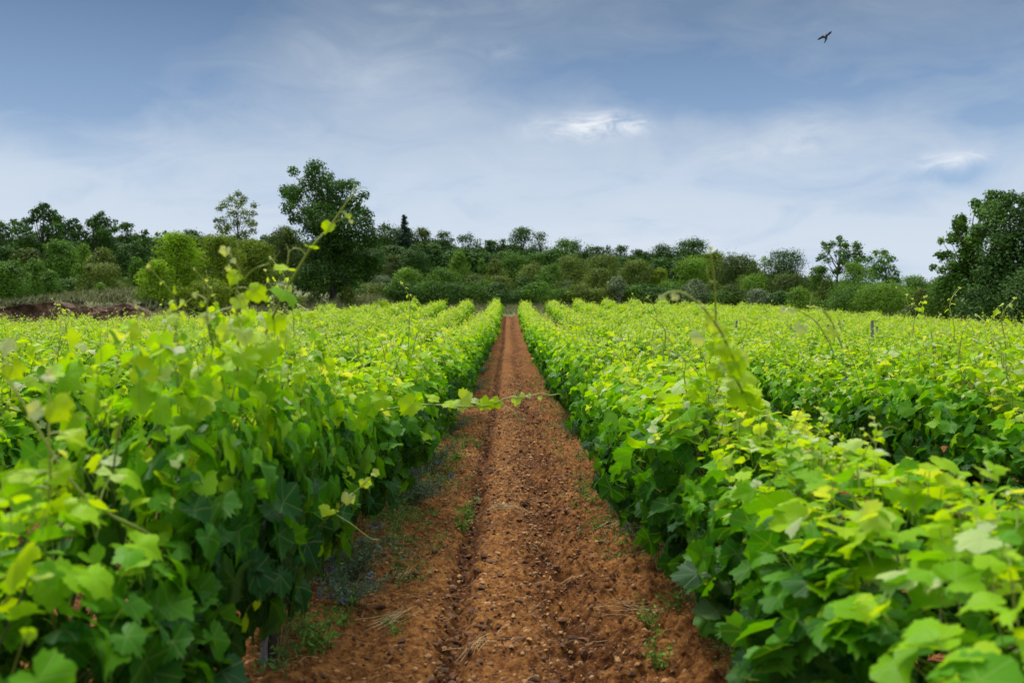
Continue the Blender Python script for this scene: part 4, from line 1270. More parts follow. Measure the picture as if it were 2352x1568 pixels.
# middle and front rows, middle of the picture
for (x0, x1, top, d, fol, prof, n, lab, nm, cat) in (
        (872, 932, 590, 106, 'brown', 'dome', 40, "olive brown rounded bush right of the tall oak", "bushy_tree", "tree"),
        (905, 985, 580, 112, 'dark', 'dome', 46, "shadowy green tree in the hollow below the conifer spire", "bushy_tree", "tree"),
        (846, 904, 637, 98, 'silver', 'shrub', 40, "pale grey green round shrub in the grass right of the tall oak", "shrub", "shrub"),
        (900, 974, 620, 101, 'light', 'shrub', 46, "fresh green spreading shrub next to the pale grey green one", "shrub", "shrub"),
        (914, 958, 658, 97, 'mid', 'shrub', 24, "small low shrub before the fresh green spreading shrub", "shrub", "shrub"),
        (974, 1062, 622, 101, 'mid', 'shrub', 56, "dense blue green bush behind the left vine row ends", "bushy_tree", "tree"),
        (1008, 1100, 585, 109, 'light', 'cone', 60, "light green broad cone shaped tree left of the path", "bushy_tree", "tree"),
        (1090, 1122, 600, 108, 'mid', 'cone', 26, "narrow green point between the two cone shaped trees", "bushy_tree", "tree"),
        (1102, 1172, 598, 106, 'olive', 'cone', 46, "olive cone shaped tree straight behind the left vine row end", "bushy_tree", "tree"),
        (1058, 1130, 636, 100, 'brown', 'shrub', 42, "brownish low bush left of the path's end", "bushy_tree", "tree"),
        (1112, 1182, 638, 98, 'olive', 'shrub', 46, "yellowish low bush closing the end of the path", "shrub", "shrub"),
        (1142, 1208, 586, 111, 'mid', 'dome', 44, "leafy green tree in the second rank above the path", "bushy_tree", "tree"),
        (1176, 1226, 640, 99, 'dark', 'shrub', 36, "dark narrow bush right of the yellowish bush at the path's end", "shrub", "shrub"),
        (1186, 1268, 612, 104, 'olive', 'dome', 50, "olive green bush with bare twigs right of the path's end", "bushy_tree", "tree"),
        (1200, 1262, 588, 113, 'mid', 'dome', 40, "fresh topped tree below the thin open tree", "bushy_tree", "tree"),
        (1232, 1296, 612, 101, 'mid', 'dome', 46, "tall round green bush behind the second right vine row end", "bushy_tree", "tree"),
        (1264, 1350, 594, 108, 'olive', 'dome', 54, "wide olive dome in the second rank right of the path", "bushy_tree", "tree"),
        (1262, 1346, 650, 97, 'brown', 'shrub', 44, "low dull bush before the wide olive dome", "shrub", "shrub"),
        (1340, 1410, 622, 101, 'olive', 'shrub', 46, "brownish bush just left of the silvery olive tree", "bushy_tree", "tree"),
        (1350, 1428, 589, 112, 'olive', 'dome', 50, "pale topped tree behind the brownish bush and olive tree", "bushy_tree", "tree"),
        (1422, 1500, 604, 100, 'olive', 'dome', 60, "large round grey green bush right of the silvery olive tree", "bushy_tree", "tree"),
        (1440, 1520, 655, 95, 'dark', 'shrub', 44, "dark low bush at the foot of the large round bush", "shrub", "shrub"),
        (1494, 1540, 622, 100, 'yellow', 'dome', 34, "yellow leaved bush right of the large round bush", "bushy_tree", "tree"),
        (1500, 1580, 652, 96, 'mid', 'shrub', 46, "low mid green bush between the yellow bush and the silver willow", "shrub", "shrub"),
        (1548, 1642, 599, 106, 'light', 'dome', 60, "light green billowing tree below the highest dark dome", "bushy_tree", "tree"),
        (1604, 1668, 584, 112, 'yellow', 'dome', 44, "yellow green tree at the right shoulder of the highest dark dome", "bushy_tree", "tree"),
        (1568, 1624, 646, 93, 'silver', 'shrub', 46, "silvery grey bush below the light green billowing tree", "shrub", "shrub"),
        (1616, 1662, 648, 95, 'olive', 'shrub', 36, "small olive bush right of the silvery grey bush", "shrub", "shrub"),
        (1640, 1746, 590, 104, 'brown', 'dome', 66, "dark round brownish tree right of the yellow green tree", "holm_oak", "tree"),
        (1704, 1746, 604, 114, 'mid', 'dome', 30, "treetop peeping over the dark round brownish tree", "oak_tree", "tree"),
        (1642, 1718, 657, 93, 'brown', 'shrub', 44, "low brown green bush under the dark round brownish tree", "shrub", "shrub"),
        (1738, 1772, 593, 106, 'light', 'vase', 24, "open light green sapling left of the dark pointed trees", "oak_tree", "tree"),
        (1756, 1852, 579, 104, 'dark', 'dome', 64, "dark tree with many upright points on the right skyline", "holm_oak", "tree"),
        (1688, 1764, 635, 96, 'light', 'dome', 46, "fresh green bush in front of the dark round brownish tree", "bushy_tree", "tree"),
        (1760, 1860, 634, 95, 'brown', 'dome', 60, "wide dull green tree below the dark pointed tree", "bushy_tree", "tree"),
        (1714, 1768, 666, 90, 'silver', 'shrub', 44, "silver leaved shrub below the fresh green bush", "shrub", "shrub"),
        (1764, 1824, 672, 90, 'dark', 'shrub', 36, "low dark shrub right of the silver leaved shrub", "shrub", "shrub"),
        (1800, 1866, 668, 84, 'light', 'shrub', 34, "bright lime green shrub behind the right hand vines", "shrub", "shrub"),
        (1850, 1910, 617, 98, 'mid', 'dome', 36, "ragged tree left of the pair of thin tall trees", "oak_tree", "tree"),
        (1868, 1920, 646, 90, 'olive', 'cone', 34, "dark olive cone right of the bright lime green shrub", "bushy_tree", "tree"),
        (1926, 2006, 608, 92, 'light', 'dome', 50, "light green tree at the feet of the pair of thin tall trees", "bushy_tree", "tree"),
        (1898, 2014, 661, 83, 'mid', 'shrub', 60, "broad green thicket below the pair of thin tall trees", "bushy_tree", "tree"),
        (1966, 2104, 655, 80, 'light', 'shrub', 64, "broad light green thicket left of the brown brush", "bushy_tree", "tree"),
        (2064, 2142, 638, 90, 'mid', 'dome', 46, "low rounded tree in the skyline gap left of the airy right oak", "bushy_tree", "tree"),
        (2090, 2152, 668, 78, 'olive', 'shrub', 40, "dull olive bush above the brown brush", "shrub", "shrub"),
        (2128, 2226, 636, 70, 'mid', 'shrub', 60, "tall green bush under the airy right oak", "bushy_tree", "tree"),
        (2190, 2300, 660, 64, 'dark', 'shrub', 60, "dark thicket at the foot of the dense right evergreen", "shrub", "shrub"),
        (2290, 2420, 640, 62, 'dark', 'shrub', 60, "dim thicket at the right edge under the dense evergreen", "shrub", "shrub"),
        (2060, 2130, 702, 68, 'brown', 'shrub', 30, "dry brown brush heap behind the right hand vines", "shrub", "shrub")):
    T(nm, lab, x0 - .07 * (x1 - x0), x1 + .07 * (x1 - x0), top - 5, d, fol, prof, int(n * .7), None, 1.5 if prof != 'vase' else .7, .155 if d < 102 else .175, .0, .10, 4, cat=cat, group=G2, tuft=.12)
T("slender_tree", "left and taller of the pair of thin open trees on the right skyline", 1874, 1992, 543, 96, 'mid', 'vase', 44, .62, .75, .24, .22, .16, 16, lobes=[(1929, 548, 8.5), (1915, 560, 10.3), (1933, 561, 12.0), (1891, 560, 7.7), (1902, 565, 10.3), (1946, 565, 12.0), (1968, 561, 9.4), (1958, 571, 13.7), (1897, 577, 8.5), (1929, 582, 13.7), (1950, 585, 15.4), (1970, 585, 13.7), (1888, 589, 10.3), (1881, 595, 6.8), (1902, 599, 10.3), (1924, 602, 10.3), (1943, 602, 15.4), (1965, 602, 15.4), (1982, 594, 10.3), (1929, 619, 10.3), (1948, 618, 13.7), (1970, 616, 13.7), (1912, 626, 8.5)], seed=71, cx=1922, tuft=.2, group=G1)
T("slender_tree", "right and lower of the pair of thin open trees on the right skyline", 1984, 2076, 576, 97, 'mid', 'round', 40, .62, .85, .24, .14, .14, 12, lobes=[(2006, 582, 10.5), (2030, 582, 11.7), (1999, 597, 14.1), (2020, 601, 18.8), (2039, 597, 11.7), (2004, 618, 16.4), (2025, 622, 21.1), (2044, 618, 10.5), (2053, 615, 9.4), (2062, 627, 10.5), (2006, 636, 16.4), (2032, 643, 18.8), (2053, 643, 14.1), (2067, 646, 9.4)], seed=72, tuft=.18, group=G1)

# the conifer gets its own whorled boughs
for o in [q for q in bpy.data.objects if q.name.startswith("cedar_tree")]:
    crown = [c for c in o.children if c.name.startswith("crown")][0]
    trunk = [c for c in o.children if c.name.startswith("trunk")][0]
    Ht = EYE + (784 - 492) / FPX * 122 - o.location.z
    g = np.random.default_rng(61)
    mb, tb = MB(), MB()
    v, f = tube([(0, 0, -.3), (.05, 0, Ht * .5), (-.1, 0, Ht * .85), (-.25, 0, Ht)], [.2, .14, .06, .02], 7)
    tb.add(v, f)
    for t in np.linspace(.35, .985, 34):
        L = (1 - t) * Ht * .27 + .12
        for q in range(3):
            a = g.uniform(0, 6.28)
            L2 = L * g.uniform(.6, 1.15)
            e = np.array([math.cos(a) * L2, math.sin(a) * L2, t * Ht - .10 * L2 + .05])
            b = np.array([-.25 * max(0, (t - .8) * 5), 0, t * Ht])
            v, f = tube(spline([b, (b + e) / 2 + np.array([0, 0, .12 * L2]), e], 5), np.linspace(.03, .01, 5), 4)
            tb.add(v, f)
            n = int(26 + 60 * L2)
            w = g.uniform(.15, 1.0, n)
            c = b + (e - b) * w[:, None] + np.stack([g.normal(0, .06 + .10 * L2, n), g.normal(0, .06 + .10 * L2, n), .12 * L2 * np.sin(np.pi * w) - np.abs(g.normal(0, .09, n))], 1)
            add_cards(mb, c, g.standard_normal((n, 3)) + np.array([0, 0, .8]), g.uniform(.14, .28, n), g.uniform(.2, .8, n), g, 0, .4)
    crown.data = mb.mesh("crown", FOL['conifer'])
    trunk.data = tb.mesh("trunk", M_BARK)

# the unbroken wood behind, read as one mass
mb = MB()
g = np.random.default_rng(123)
PX = [-100, 0, 150, 300, 450, 700, 900, 1000, 1100, 1165, 1260, 1340, 1450, 1495, 1560, 1630, 1700, 1745, 1850, 1900, 2000, 2100, 2150, 2240, 2450]
PT = [542, 542, 542, 546, 546, 546, 550, 557, 568, 573, 575, 582, 588, 590, 577, 588, 612, 624, 632, 648, 652, 664, 645, 600, 590]
for px in np.arange(-100, 2460, 26):
    for d, drop in ((118, 12), (138, -2)):
        top = np.interp(px, PX, PT) + drop + g.normal(0, 5)
        X = (px + g.normal(0, 8) - 1176) / FPX * d
        gz = float(ground(np.array([X]), np.array([d]))[0])
        Ht = max(EYE + (784 - top) / FPX * d - gz, 1.5)
        m2 = MB()
        make_crown(m2, g, 60 / FPX * d * 1.5, Ht, 0, 'dome', 16, .8, 1.2, .34, .06, core=.6)
        k = np.concatenate(m2.v) + np.array([X, d + g.normal(0, 1.5), gz])
        mb.add(k, np.concatenate(m2.f), np.concatenate(m2.a))
for px in np.arange(-60, 2440, 34):                       # the thick understorey between the nearer bushes
    d = 94.5 if px < 1750 else 94.5 - (px - 1750) * .036
    if px < 800:
        d = 84 + 20 * px / 800 if px > 300 else 84.0
    top = np.interp(px, [0, 300, 620, 900, 1200, 1500, 1900, 2100, 2400], [640, 640, 648, 652, 655, 662, 688, 700, 700]) + g.normal(0, 7)
    X = (px + g.normal(0, 10) - 1176) / FPX * d
    gz = float(ground(np.array([X]), np.array([d]))[0])
    Ht = max(EYE + (784 - top) / FPX * d - gz, 1.2)
    m2 = MB()
    make_crown(m2, g, 70 / FPX * d * 1.4, Ht, 0, 'shrub', 14, .6, 1.2, .19, .1, core=.4)
    mb.add(np.concatenate(m2.v) + np.array([X, d + g.normal(0, 1.0), gz]), np.concatenate(m2.f), np.concatenate(m2.a), None, int(g.integers(0, 3)))
o = link("woods", mb.mesh("woods", [FOL['dark'], FOL['mid'], FOL['olive']]))
tag(o, "dark unbroken wood filling the slope behind the nearer trees", "wood", None, "stuff")

# ------------------------------------------------------------------ the red bank, grass and low scrub
g = np.random.default_rng(66)
nx, nz = 220, 36
xs = np.linspace(-29.5, -20.4, nx)
zt = np.linspace(0, 1, nz)
Xg, Tg = np.meshgrid(xs, zt, indexing='xy')
edge = field_edge(Xg)
dface = edge + 7.7 + .7 * (fbm(Xg * .7, Xg * 0, 4, 51) - .5)
zb = ground(Xg, edge + 7.0) - .15
zt_ = ground(Xg, edge + 10.8) + .02 + .7 * (fbm(Xg * .8, Xg * 0, 5, 52) - .5) - .8 * (1 - smooth(-29.5, -28.3, Xg)) - .35 * smooth(-23.5, -20.4, Xg)
rough = 1.1 * (fbm(Xg * 1.8, Tg * 3.5, 4, 53) - .5) + .16 * (fbm(Xg * 6, Tg * 9, 3, 54) - .5)
slump = .5 + .9 * smooth(-27.5, -23, Xg)
D = dface + .28 * Tg - rough * 1.0 + slump * Tg ** 1.2 * .9 - .5 * np.exp(-((Tg - 1) / .12) ** 2) * (1 - smooth(-27, -24, Xg))
Z = zb + (zt_ - zb) * np.minimum(Tg * 1.08, 1) + .10 * (fbm(Xg * 2.5, Tg * 4, 3, 55) - .5)
D = np.where(Tg > .93, D + (Tg - .93) / .07 * 1.6, D)
i, j = np.meshgrid(np.arange(nz - 1), np.arange(nx - 1), indexing='ij')
a = i * nx + j
mb = MB()
mb.add(np.stack([Xg, D, Z], -1).reshape(-1, 3), np.stack([a, a + 1, a + nx + 1, a + nx], -1).reshape(-1, 4))
def bank_material():
    m, N = new_mat("bank_earth")
    pos = N.n('ShaderNodeNewGeometry').outputs['Position']
    b = N.noise(pos, 1.5, 8, .75, .6)
    c = N.noise(pos, 7, 6, .75)
    col = N.ramp(b, [(.36, (.040, .022, .012)), (.5, (.115, .062, .034)), (.64, (.24, .14, .08))])
    col = N.mix(N.n('ShaderNodeMapRange', ins={0: c, 1: .55, 2: .7, 3: 0, 4: .55}).outputs[0], col, (.27, .18, .12))
    p = N.n('ShaderNodeBsdfPrincipled')
    N.set(p, 'Base Color', col)
    p.inputs['Roughness'].default_value = .95
    bump = N.n('ShaderNodeBump')
    bump.inputs['Distance'].default_value = .12
    N.set(bump, 'Height', N.math('ADD', b, N.math('MULTIPLY', c, .4)))
    N.set(p, 'Normal', bump.outputs[0])
    out = N.n('ShaderNodeOutputMaterial')
    N.set(out, 0, p.outputs[0])
    return m
o = link("earth_bank", mb.mesh("earth_bank", bank_material()))
tag(o, "crumbling reddish earth bank at the left end of the field", None, None, "structure")

def grass_blades(n, xf, df, hmin, hmax, w, g, tilt=.35):
    x, d = xf(n), df(n)
    if callable(d):
        d = d(x)
    z = terrain_z(x[None], d[None])[0]
    h = g.uniform(hmin, hmax, n)
    a = g.uniform(0, 6.28, n)
    dx, dy = np.cos(a) * w / 2, np.sin(a) * w / 2
    lx, ly = g.normal(0, tilt, n) * h, g.normal(0, tilt, n) * h
    v = np.stack([np.stack([x - dx, d - dy, z - .03], 1), np.stack([x + dx, d + dy, z - .03], 1),
                  np.stack([x + lx * .45 + dx * .6, d + ly * .45 + dy * .6, z + h * .6], 1), np.stack([x + lx, d + ly, z + h], 1),
                  np.stack([x + lx * .45 - dx * .6, d + ly * .45 - dy * .6, z + h * .6], 1)], 1)
    k = (np.arange(n) * 5)[:, None]
    return v.reshape(-1, 3), np.concatenate([k + np.array([[0, 1, 2, 4]])]), np.concatenate([k + np.array([[4, 2, 3]])]), np.repeat(g.uniform(0, 1, n), 5)

g = np.random.default_rng(81)
mb = MB()
def blades(n, x0, x1, t0, t1, h0, h1, w):
    x = g.uniform(x0, x1, n)
    d = field_edge(x) + g.uniform(t0, t1, n)
    v, f4, f3, t = grass_blades(n, lambda m: x, lambda m: d, h0, h1, w, g)
    mb.add(v, f4, t)
    mb.f.append((f3 + mb.n - len(v)).astype(np.int32))
    mb.m.append(np.zeros(len(f3), np.int32))
blades(26000, -14, 22, .2, 15, .15, .5, .045)
blades(9000, -32, -12, .3, 7.4, .2, .5, .045)
blades(9000, -34, -16, 9.4, 30, .25, .65, .06)
blades(12000, 16, 40, .2, 12, .25, .8, .05)
blades(3500, -14.5, -9.5, 8, 22, .4, .9, .05)
M_GRASS = plain_material("dry_grass", (.14, .18, .05), .8, (.30, .29, .12))
o = link("grass", mb.mesh("grass", M_GRASS))
tag(o, "uncut pale green grass between the vineyard and the wood", "grass", None, "stuff")

mb = MB()
g = np.random.default_rng(83)
for q in range(520):
    if q >= 430:
        x = g.uniform(-30, -19)
        t = g.choice([6.6, 9.2]) + g.uniform(-.5, 1.2) - (1.2 if x < -27.5 else 0)
    elif q < 330:
        x = g.uniform(-34, -15)
        t = 9.3 + 24 * g.uniform()
    else:
        x = g.uniform(14, 36)
        t = 2 + 9 * g.uniform()
    d = float(field_edge(x)) + t
    z = float(ground(np.array([x]), np.array([d]))[0])
    r = g.uniform(.25, .6)
    n = 70
    dr = norm(g.standard_normal((n, 3)))
    dr[:, 2] = np.abs(dr[:, 2])
    c = np.array([x, d, z]) + dr * r * np.array([1.2, 1.2, .75]) * g.uniform(.6, 1.05, (n, 1))
    add_cards(mb, c, dr + .5 * g.standard_normal((n, 3)), g.uniform(.10, .2, n), np.clip(np.full(n, g.uniform(0, 1)) + g.normal(0, .15, n), 0, 1), g)
o = link("undergrowth", mb.mesh("undergrowth", foliage_material("scrub", (.075, .085, .042), .2, .8)))
tag(o, "low grey green scrub covering the slope above the red bank", "scrub", None, "stuff")

# ------------------------------------------------------------------ weeds along the path
M_WEED = foliage_material("weed_green", (.12, .27, .045), .3)
M_VETCH = foliage_material("vetch_leaf", (.12, .19, .13), .3)
M_FLOWER = plain_material("violet_flower", (.22, .15, .48), .6)
M_OAT = plain_material("oat_straw", (.42, .36, .17), .8, (.20, .24, .07))

mb = MB()
g = np.random.default_rng(404)
n = 5200
d = 3.6 + 34 * g.uniform(0, 1, n) ** 1.5
sd = np.where(g.uniform(0, 1, n) < .58, -1, 1)
x = sd * (1.12 - np.abs(g.normal(0, .27, n)))
pt = fbm(x * .9 + 30 * sd, d * .55, 3, 71)
k = (pt > .44 - .10 * (np.abs(x) > 1.0)) & (np.abs(x) > .40)
x, d = x[k], d[k]
n = len(x)
z = ground(x + DRIFT * d, d) + soil_relief(x + DRIFT * d, d, True)
m = 9
hh = g.uniform(.03, .14, n) * (.6 + .7 * (np.abs(x) > .85))
c = np.repeat(np.stack([x + DRIFT * d, d, z], 1), m, 0) + np.stack([g.normal(0, .035, n * m), g.normal(0, .05, n * m), np.repeat(hh, m) * g.uniform(0, 1, n * m)], 1)
add_cards(mb, c, g.standard_normal((n * m, 3)) * np.array([1, 1, .5]) + np.array([0, 0, .5]), g.uniform(.016, .05, n * m), np.clip(np.repeat(g.uniform(0, 1, n), m) + g.normal(0, .1, n * m), 0, 1), g, 0, .3)
k2 = g.uniform(0, 1, len(x)) < .30
for xx, dd, zz in zip((x + DRIFT * d)[k2][:620], d[k2][:620], z[k2][:620]):
    L = g.uniform(.08, .26)
    a = g.uniform(0, 6.28)
    e = np.array([math.cos(a) * L * .5, math.sin(a) * L * .5, L * g.uniform(.15, .8)])
    v, f = tube(spline([(xx, dd, zz), np.array([xx, dd, zz]) + e * .55 + np.array([0, 0, .02]), np.array([xx, dd, zz]) + e], 5), np.linspace(.0016, .0007, 5), 3)
    mb.add(v, f, g.uniform(0, .6), None, 1)
o = link("weeds", mb.mesh("weeds", [foliage_material("ground_weed", (.11, .23, .07), .35, .8), M_OAT]))
tag(o, "matted low weeds and dry grass at the foot of the vine rows", "weeds", None, "stuff")

def vetch_mesh(seed):
    g = np.random.default_rng(seed)
    lf, fl, tips = MB(), MB(), []
    for k in range(26):
        a = g.uniform(0, 6.28)
        L = g.uniform(.15, .36)
        e = np.array([math.cos(a) * L * .8, math.sin(a) * L * .9, L * g.uniform(.35, .95)])
        path = spline([np.zeros(3), e * .5 + np.array([0, 0, .05]), e], 9)
        v, f = tube(path, .0016, 3)
        lf.add(v, f, .4)
        n = 46
        i = g.integers(2, 9, n)
        c = path[i] + g.normal(0, .026, (n, 3))
        add_cards(lf, c, g.standard_normal((n, 3)) + np.array([0, 0, .7]), g.uniform(.02, .045, n), g.uniform(0, 1, n), g, 0, .3)
        if k % 4 == 0:
            tips.append(path[-1])
    n = 14
    add_cards(fl, g.normal(0, .010, (n, 3)) + np.array([0, 0, .012]), g.standard_normal((n, 3)), g.uniform(.012, .022, n), g.uniform(0, 1, n), g, 0, .8)
    return lf.mesh("vetch_leaves", M_VETCH), fl.mesh("vetch_flower", M_FLOWER), tips

def weed_mesh(seed):
    g = np.random.default_rng(seed)
    lf = MB()
    for k in range(int(g.integers(5, 10))):
        a = g.uniform(0, 6.28)
        L = g.uniform(.06, .17)
        e = np.array([math.cos(a) * L * .6, math.sin(a) * L * .6, L])
        path = spline([np.zeros(3), e * .5 + g.normal(0, .012, 3), e], 7)
        v, f = tube(path, .0014, 3)
        lf.add(v, f, .5)
        n = 12
        i = g.integers(1, 7, n)
        c = path[i] + g.normal(0, .016, (n, 3))
        add_cards(lf, c, g.standard_normal((n, 3)) + np.array([0, 0, 1.0]), g.uniform(.015, .04, n), g.uniform(0, 1, n), g, 0, .35)
    return lf.mesh("weed_leaves", M_WEED)

def oat_mesh(seed):
    g = np.random.default_rng(seed)
    lf = MB()
    for k in range(22):
        a = g.uniform(0, 6.28)
        L = g.uniform(.16, .40)
        e = np.array([math.cos(a) * L * .45, math.sin(a) * L * .45, L * .9])
        path = spline([np.array([math.cos(a), math.sin(a), 0]) * .02, e * .5 + np.array([0, 0, .04]), e], 7)
        v, f = tube(path, np.linspace(.0018, .0008, 7), 3)
        t = g.uniform(0, 1)
        lf.add(v, f, t)
        n = 7
        c = path[-1] + np.stack([g.normal(0, .012, n), g.normal(0, .012, n), g.uniform(-.05, .02, n)], 1)
        add_cards(lf, c, g.standard_normal((n, 3)) * np.array([1, 1, .2]), g.uniform(.018, .03, n), np.full(n, t * .6), g, 0, .3)
    return lf.mesh("oat_stems", M_OAT)

VET = [vetch_mesh(900 + i) for i in range(4)]
WEE = [weed_mesh(920 + i) for i in range(6)]
OAT = [oat_mesh(940 + i) for i in range(4)]
gw = np.random.default_rng(55)

def ground_hit(px, py):
    """Where a line of sight meets the soil."""
    lo = None
    for d in np.arange(3.0, 60, .05):
        p = at(px, py, d)
        if p[2] <= float(ground(np.array([p[0]]), np.array([d]))[0]) + .02:
            return p[0], d
    return at(px, py, 60)[0], 60.0

def put(kind, x, d, label, group, s=1.0):
    zz = soil_top(x, d) - .012
    if kind == 'vetch':
        a, b, tips = VET[int(gw.integers(len(VET)))]
        o = bpy.data.objects.new("vetch_plant", None)
        COL.objects.link(o)
        link("foliage", a, o)
        for tip in tips:
            link("flower", b, o, tip)
        cat = "wildflower"
    else:
        o = link("weed_plant" if kind == 'weed' else "wild_oat_tuft", (WEE if kind == 'weed' else OAT)[int(gw.integers(4))])
        cat = "weed" if kind == 'weed' else "grass tuft"
    o.location = (x, d, zz)
    o.rotation_euler = (0, 0, gw.uniform(0, 6.28))
    o.scale = (s, s, s * gw.uniform(.85, 1.15))
    tag(o, label, cat, group)

GV_, GW_, GO_ = "violet flowered vetch along the path", "small weeds on the path", "wild oat tufts along the path"
for px, py, s, lab in ((945, 1165, 1.25, "large grey blue vetch clump sticking out past the left vines at mid path"),
                       (915, 1150, 1.15, "vetch clump tucked under the vines beside the largest vetch clump"),
                       (985, 1090, 1.0, "grey blue vetch just beyond the largest clump on the left"),
                       (810, 1345, 1.2, "violet flowering vetch right of the second bare vine trunk"),
                       (800, 1400, .8, "low vetch between the two bare vine trunks at the left edge"),
                       (690, 1350, .9, "vetch behind the second bare vine trunk on the left"),
                       (1035, 1000, 1.0, "vetch under the left vines below the reaching shoot"),
                       (1085, 905, 1.1, "vetch under the left vines just beyond the reaching shoot"),
                       (1105, 860, 1.1, "farthest vetch clump at the left foot of the vines"),
                       (1330, 1010, 1.0, "vetch at the right foot of the vines beyond the reaching shoot"),
                       (1395, 1075, 1.0, "violet dotted vetch at the right edge of the path, middle distance"),
                       (1500, 1270, .9, "small vetch with violet dots near the right vines"),
                       (1465, 1180, .9, "vetch peeping out under the right vines at mid path")):
    x, d = ground_hit(px, py)
    put('vetch', x, d, lab, GV_, s * 1.1)
for px, py, s, lab in ((1068, 1190, 1.6, "upright green weed alone on the left wheel track"),
                       (1062, 1215, 1.2, "broad leaved weed at the foot of the upright weed"),
                       (1372, 1218, 1.0, "flat green weed alone on the right of the path"),
                       (1490, 1450, 1.0, "small green weed near the lower right vines"),
                       (1510, 1530, 1.2, "green weed at the lower right bottom edge of the path"),
                       (1340, 1130, .9, "little weed by the right vines at mid path"),
                       (1360, 1160, .9, "little weed just before the flat green one on the right"),
                       (1100, 1030, 1.3, "bright green tuft on the left track beyond the reaching shoot's tendrils"),
                       (1050, 1060, 1.5, "green weed patch along the left vines, thickest part"),
                       (1030, 1095, 1.4, "green weed patch along the left vines, nearer end"),
                       (1065, 1030, 1.3, "green weed patch along the left vines, farther end"),
                       (740, 1500, 1.5, "leafy weed on bare earth right of the nearest trunk stake"),
                       (720, 1530, 1.4, "leafy weed at the bottom edge of the path's left side"),
                       (690, 1480, 1.2, "pale weed hugging the nearest bare trunk"),
                       (790, 1445, 1.0, "sprawling small weed before the violet flowering vetch"),
                       (910, 1470, .8, "tiny seedling on open earth at the lower left"),
                       (860, 1225, .9, "tiny weed where the left vines meet open earth"),
                       (1545, 1420, 1.1, "weed under the lower right vines beside the earth"),
                       (1010, 1120, 1.1, "weed between the largest vetch and the track")):
    x, d = ground_hit(px, py)
    put('weed', x, d, lab, GW_, s * 1.0)
for px, py, s, lab in ((640, 1520, 1.0, "dry oat tuft at the nearest stake"), (800, 1300, .9, "dry oat stalks in front of the second trunk's vine"),
                       (1520, 1330, 1.0, "pale oat stalks hanging at the right vines, lower right"), (1580, 1400, 1.1, "oat stalks below the right vines nearest the camera"),
                       (1620, 1470, 1.1, "oat stalks at the lower right corner of the earth"), (1440, 1235, .9, "oat tuft leaning on the right track at mid path"),
                       (900, 1190, .8, "oat tuft behind the largest vetch clump"), (1555, 1365, .9, "green oat stalks amid the right vines' foot")):
    x, d = ground_hit(px, py)
    put('oat', x, d, lab, GO_, s)

# heaps of straw
def straw_heap(px, py, n, spread, label, ang, seed):
    x0, d0 = ground_hit(px, py)
    g = np.random.default_rng(seed)
    mb = MB()
    for k in range(n):
        a = ang + g.normal(0, .35)
        L = g.uniform(.12, .30) * spread
        c = np.array([g.normal(0, .05 * spread), g.normal(0, .05 * spread)])
        q = []
        for t in (-.5, 0, .5):
            xx, dd = x0 + c[0] + math.cos(a) * L * t, d0 + c[1] + math.sin(a) * L * t
            q.append((xx - x0, dd - d0, soil_top(xx, dd) + g.uniform(.004, .03)))
        v, f = tube(spline(q, 6), .0017, 3)
        mb.add(v, f, g.uniform(0, .7))
    o = link("straw_clump", mb.mesh("straw_clump", M_STRAW), None, (x0, d0, 0))
    tag(o, label, "straw", "dry straw clumps on the path")
straw_heap(1158, 1163, 30, 1.1, "pale straw clump in the middle of the path by the upright weed", -.1, 1)
straw_heap(905, 1425, 22, 1.0, "dry straw clump on the open earth at the lower left", 1.0, 2)
straw_heap(1085, 1480, 10, .8, "few dry stems lying in the left wheel furrow near the bottom", 1.1, 3)
straw_heap(1400, 1225, 12, .8, "straw wisp near the flat green weed on the right", .7, 4)
straw_heap(930, 1325, 12, .8, "short straw wisp left of the left wheel furrow", 1.4, 5)
straw_heap(1480, 1400, 14, 1.5, "long dry stems lying towards the lower right vines", -.25, 6)

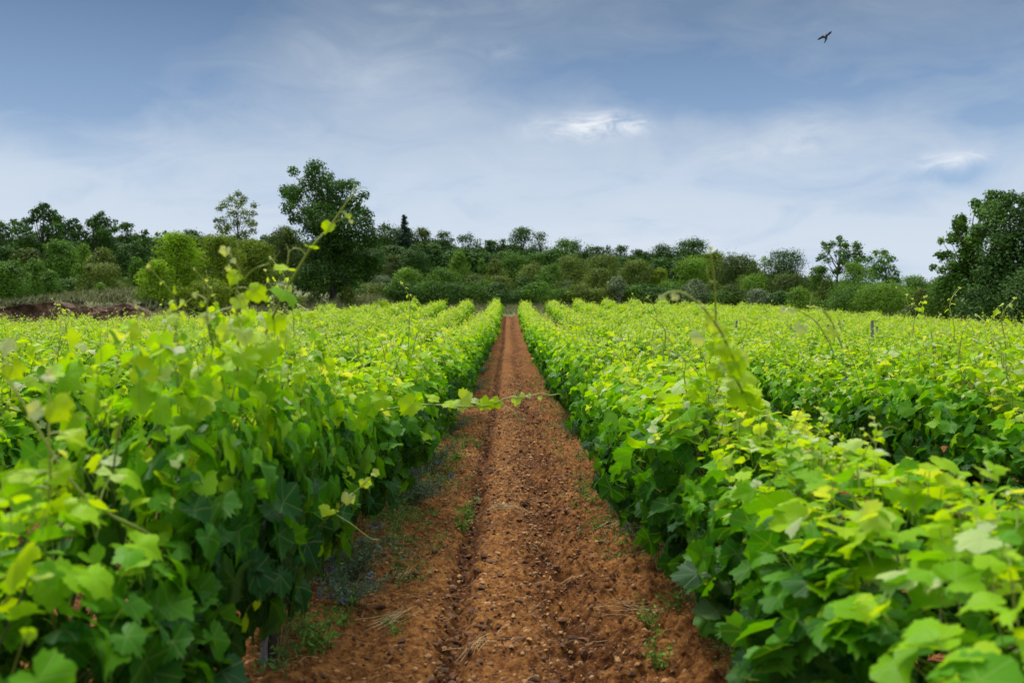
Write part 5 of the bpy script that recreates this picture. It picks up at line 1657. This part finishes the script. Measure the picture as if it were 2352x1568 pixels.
# ------------------------------------------------------------------ the bird
def build_bird():
    c = at(1897, 87, 40.0)
    mb = MB()
    k = 40.0 / FPX * .0549                                       # metres per unit of the measuring grid
    def P(u, w, dep=0.0):
        return np.array([(u - 1100) * k, dep, -(w - 760) * k])
    spine = spline([P(1108, 607, -.02), P(1106, 640, -.01), P(1112, 700, 0), P(1112, 780, 0), P(1095, 850, .01), P(1075, 910, .02), P(1045, 968, .03)], 18)
    rad = np.interp(np.linspace(0, 1, 18), [0, .07, .16, .35, .55, .72, .88, 1], [.004, .020, .022, .046, .046, .026, .024, .020])
    v, f = tube(spine, rad, 12)
    v = v.reshape(18, 12, 3)
    flat = np.interp(np.linspace(0, 1, 18), [0, .6, .8, 1], [1, 1, .4, .25])
    v[:, :, 1] = spine[:, None, 1] + (v[:, :, 1] - spine[:, None, 1]) * flat[:, None]
    mb.add(v.reshape(-1, 3), f)
    mb.f.append(np.array([[0, 1, 2, 3], [0, 3, 4, 5], [0, 5, 6, 7], [0, 7, 8, 9], [0, 9, 10, 11]], np.int32))
    mb.m.append(np.zeros(5, np.int32))
    def wing(lead, trail, th):
        n = 12
        a, b = spline([P(*q) for q in lead], n), spline([P(*q) for q in trail], n)
        t = np.linspace(th, .004, n)[:, None] * np.array([0, 1, 0])
        mid = (a * .65 + b * .35)
        ring = np.stack([a, mid - t, b, mid + t], 1)
        i, j = np.meshgrid(np.arange(n - 1), np.arange(4), indexing='ij')
        j2 = (j + 1) % 4
        ff = np.stack([i * 4 + j, i * 4 + j2, (i + 1) * 4 + j2, (i + 1) * 4 + j], -1).reshape(-1, 4)
        mb.add(ring.reshape(-1, 3), ff)
        mb.f.append(np.array([[mb.n - 4, mb.n - 3, mb.n - 2, mb.n - 1]], np.int32))
        mb.m.append(np.zeros(1, np.int32))
    wing([(1110, 690, 0), (1050, 690, .02), (990, 645, .04), (900, 690, .06), (830, 745, .09), (782, 803, .12)],
         [(1080, 800, 0), (1040, 780, .02), (990, 765, .04), (930, 785, .06), (870, 815, .09), (800, 822, .12)], .016)
    wing([(1105, 690, 0), (1125, 650, -.06), (1160, 600, -.14), (1205, 568, -.22), (1245, 575, -.28)],
         [(1140, 760, 0), (1165, 705, -.06), (1195, 690, -.14), (1225, 660, -.22), (1255, 605, -.28)], .014)
    M = plain_material("dark_plumage", (.016, .013, .012), .6)
    o = link("bird", mb.mesh("bird", M), None, c)
    tag(o, "small dark bird flying with spread wings in the upper right sky", "bird")
build_bird()
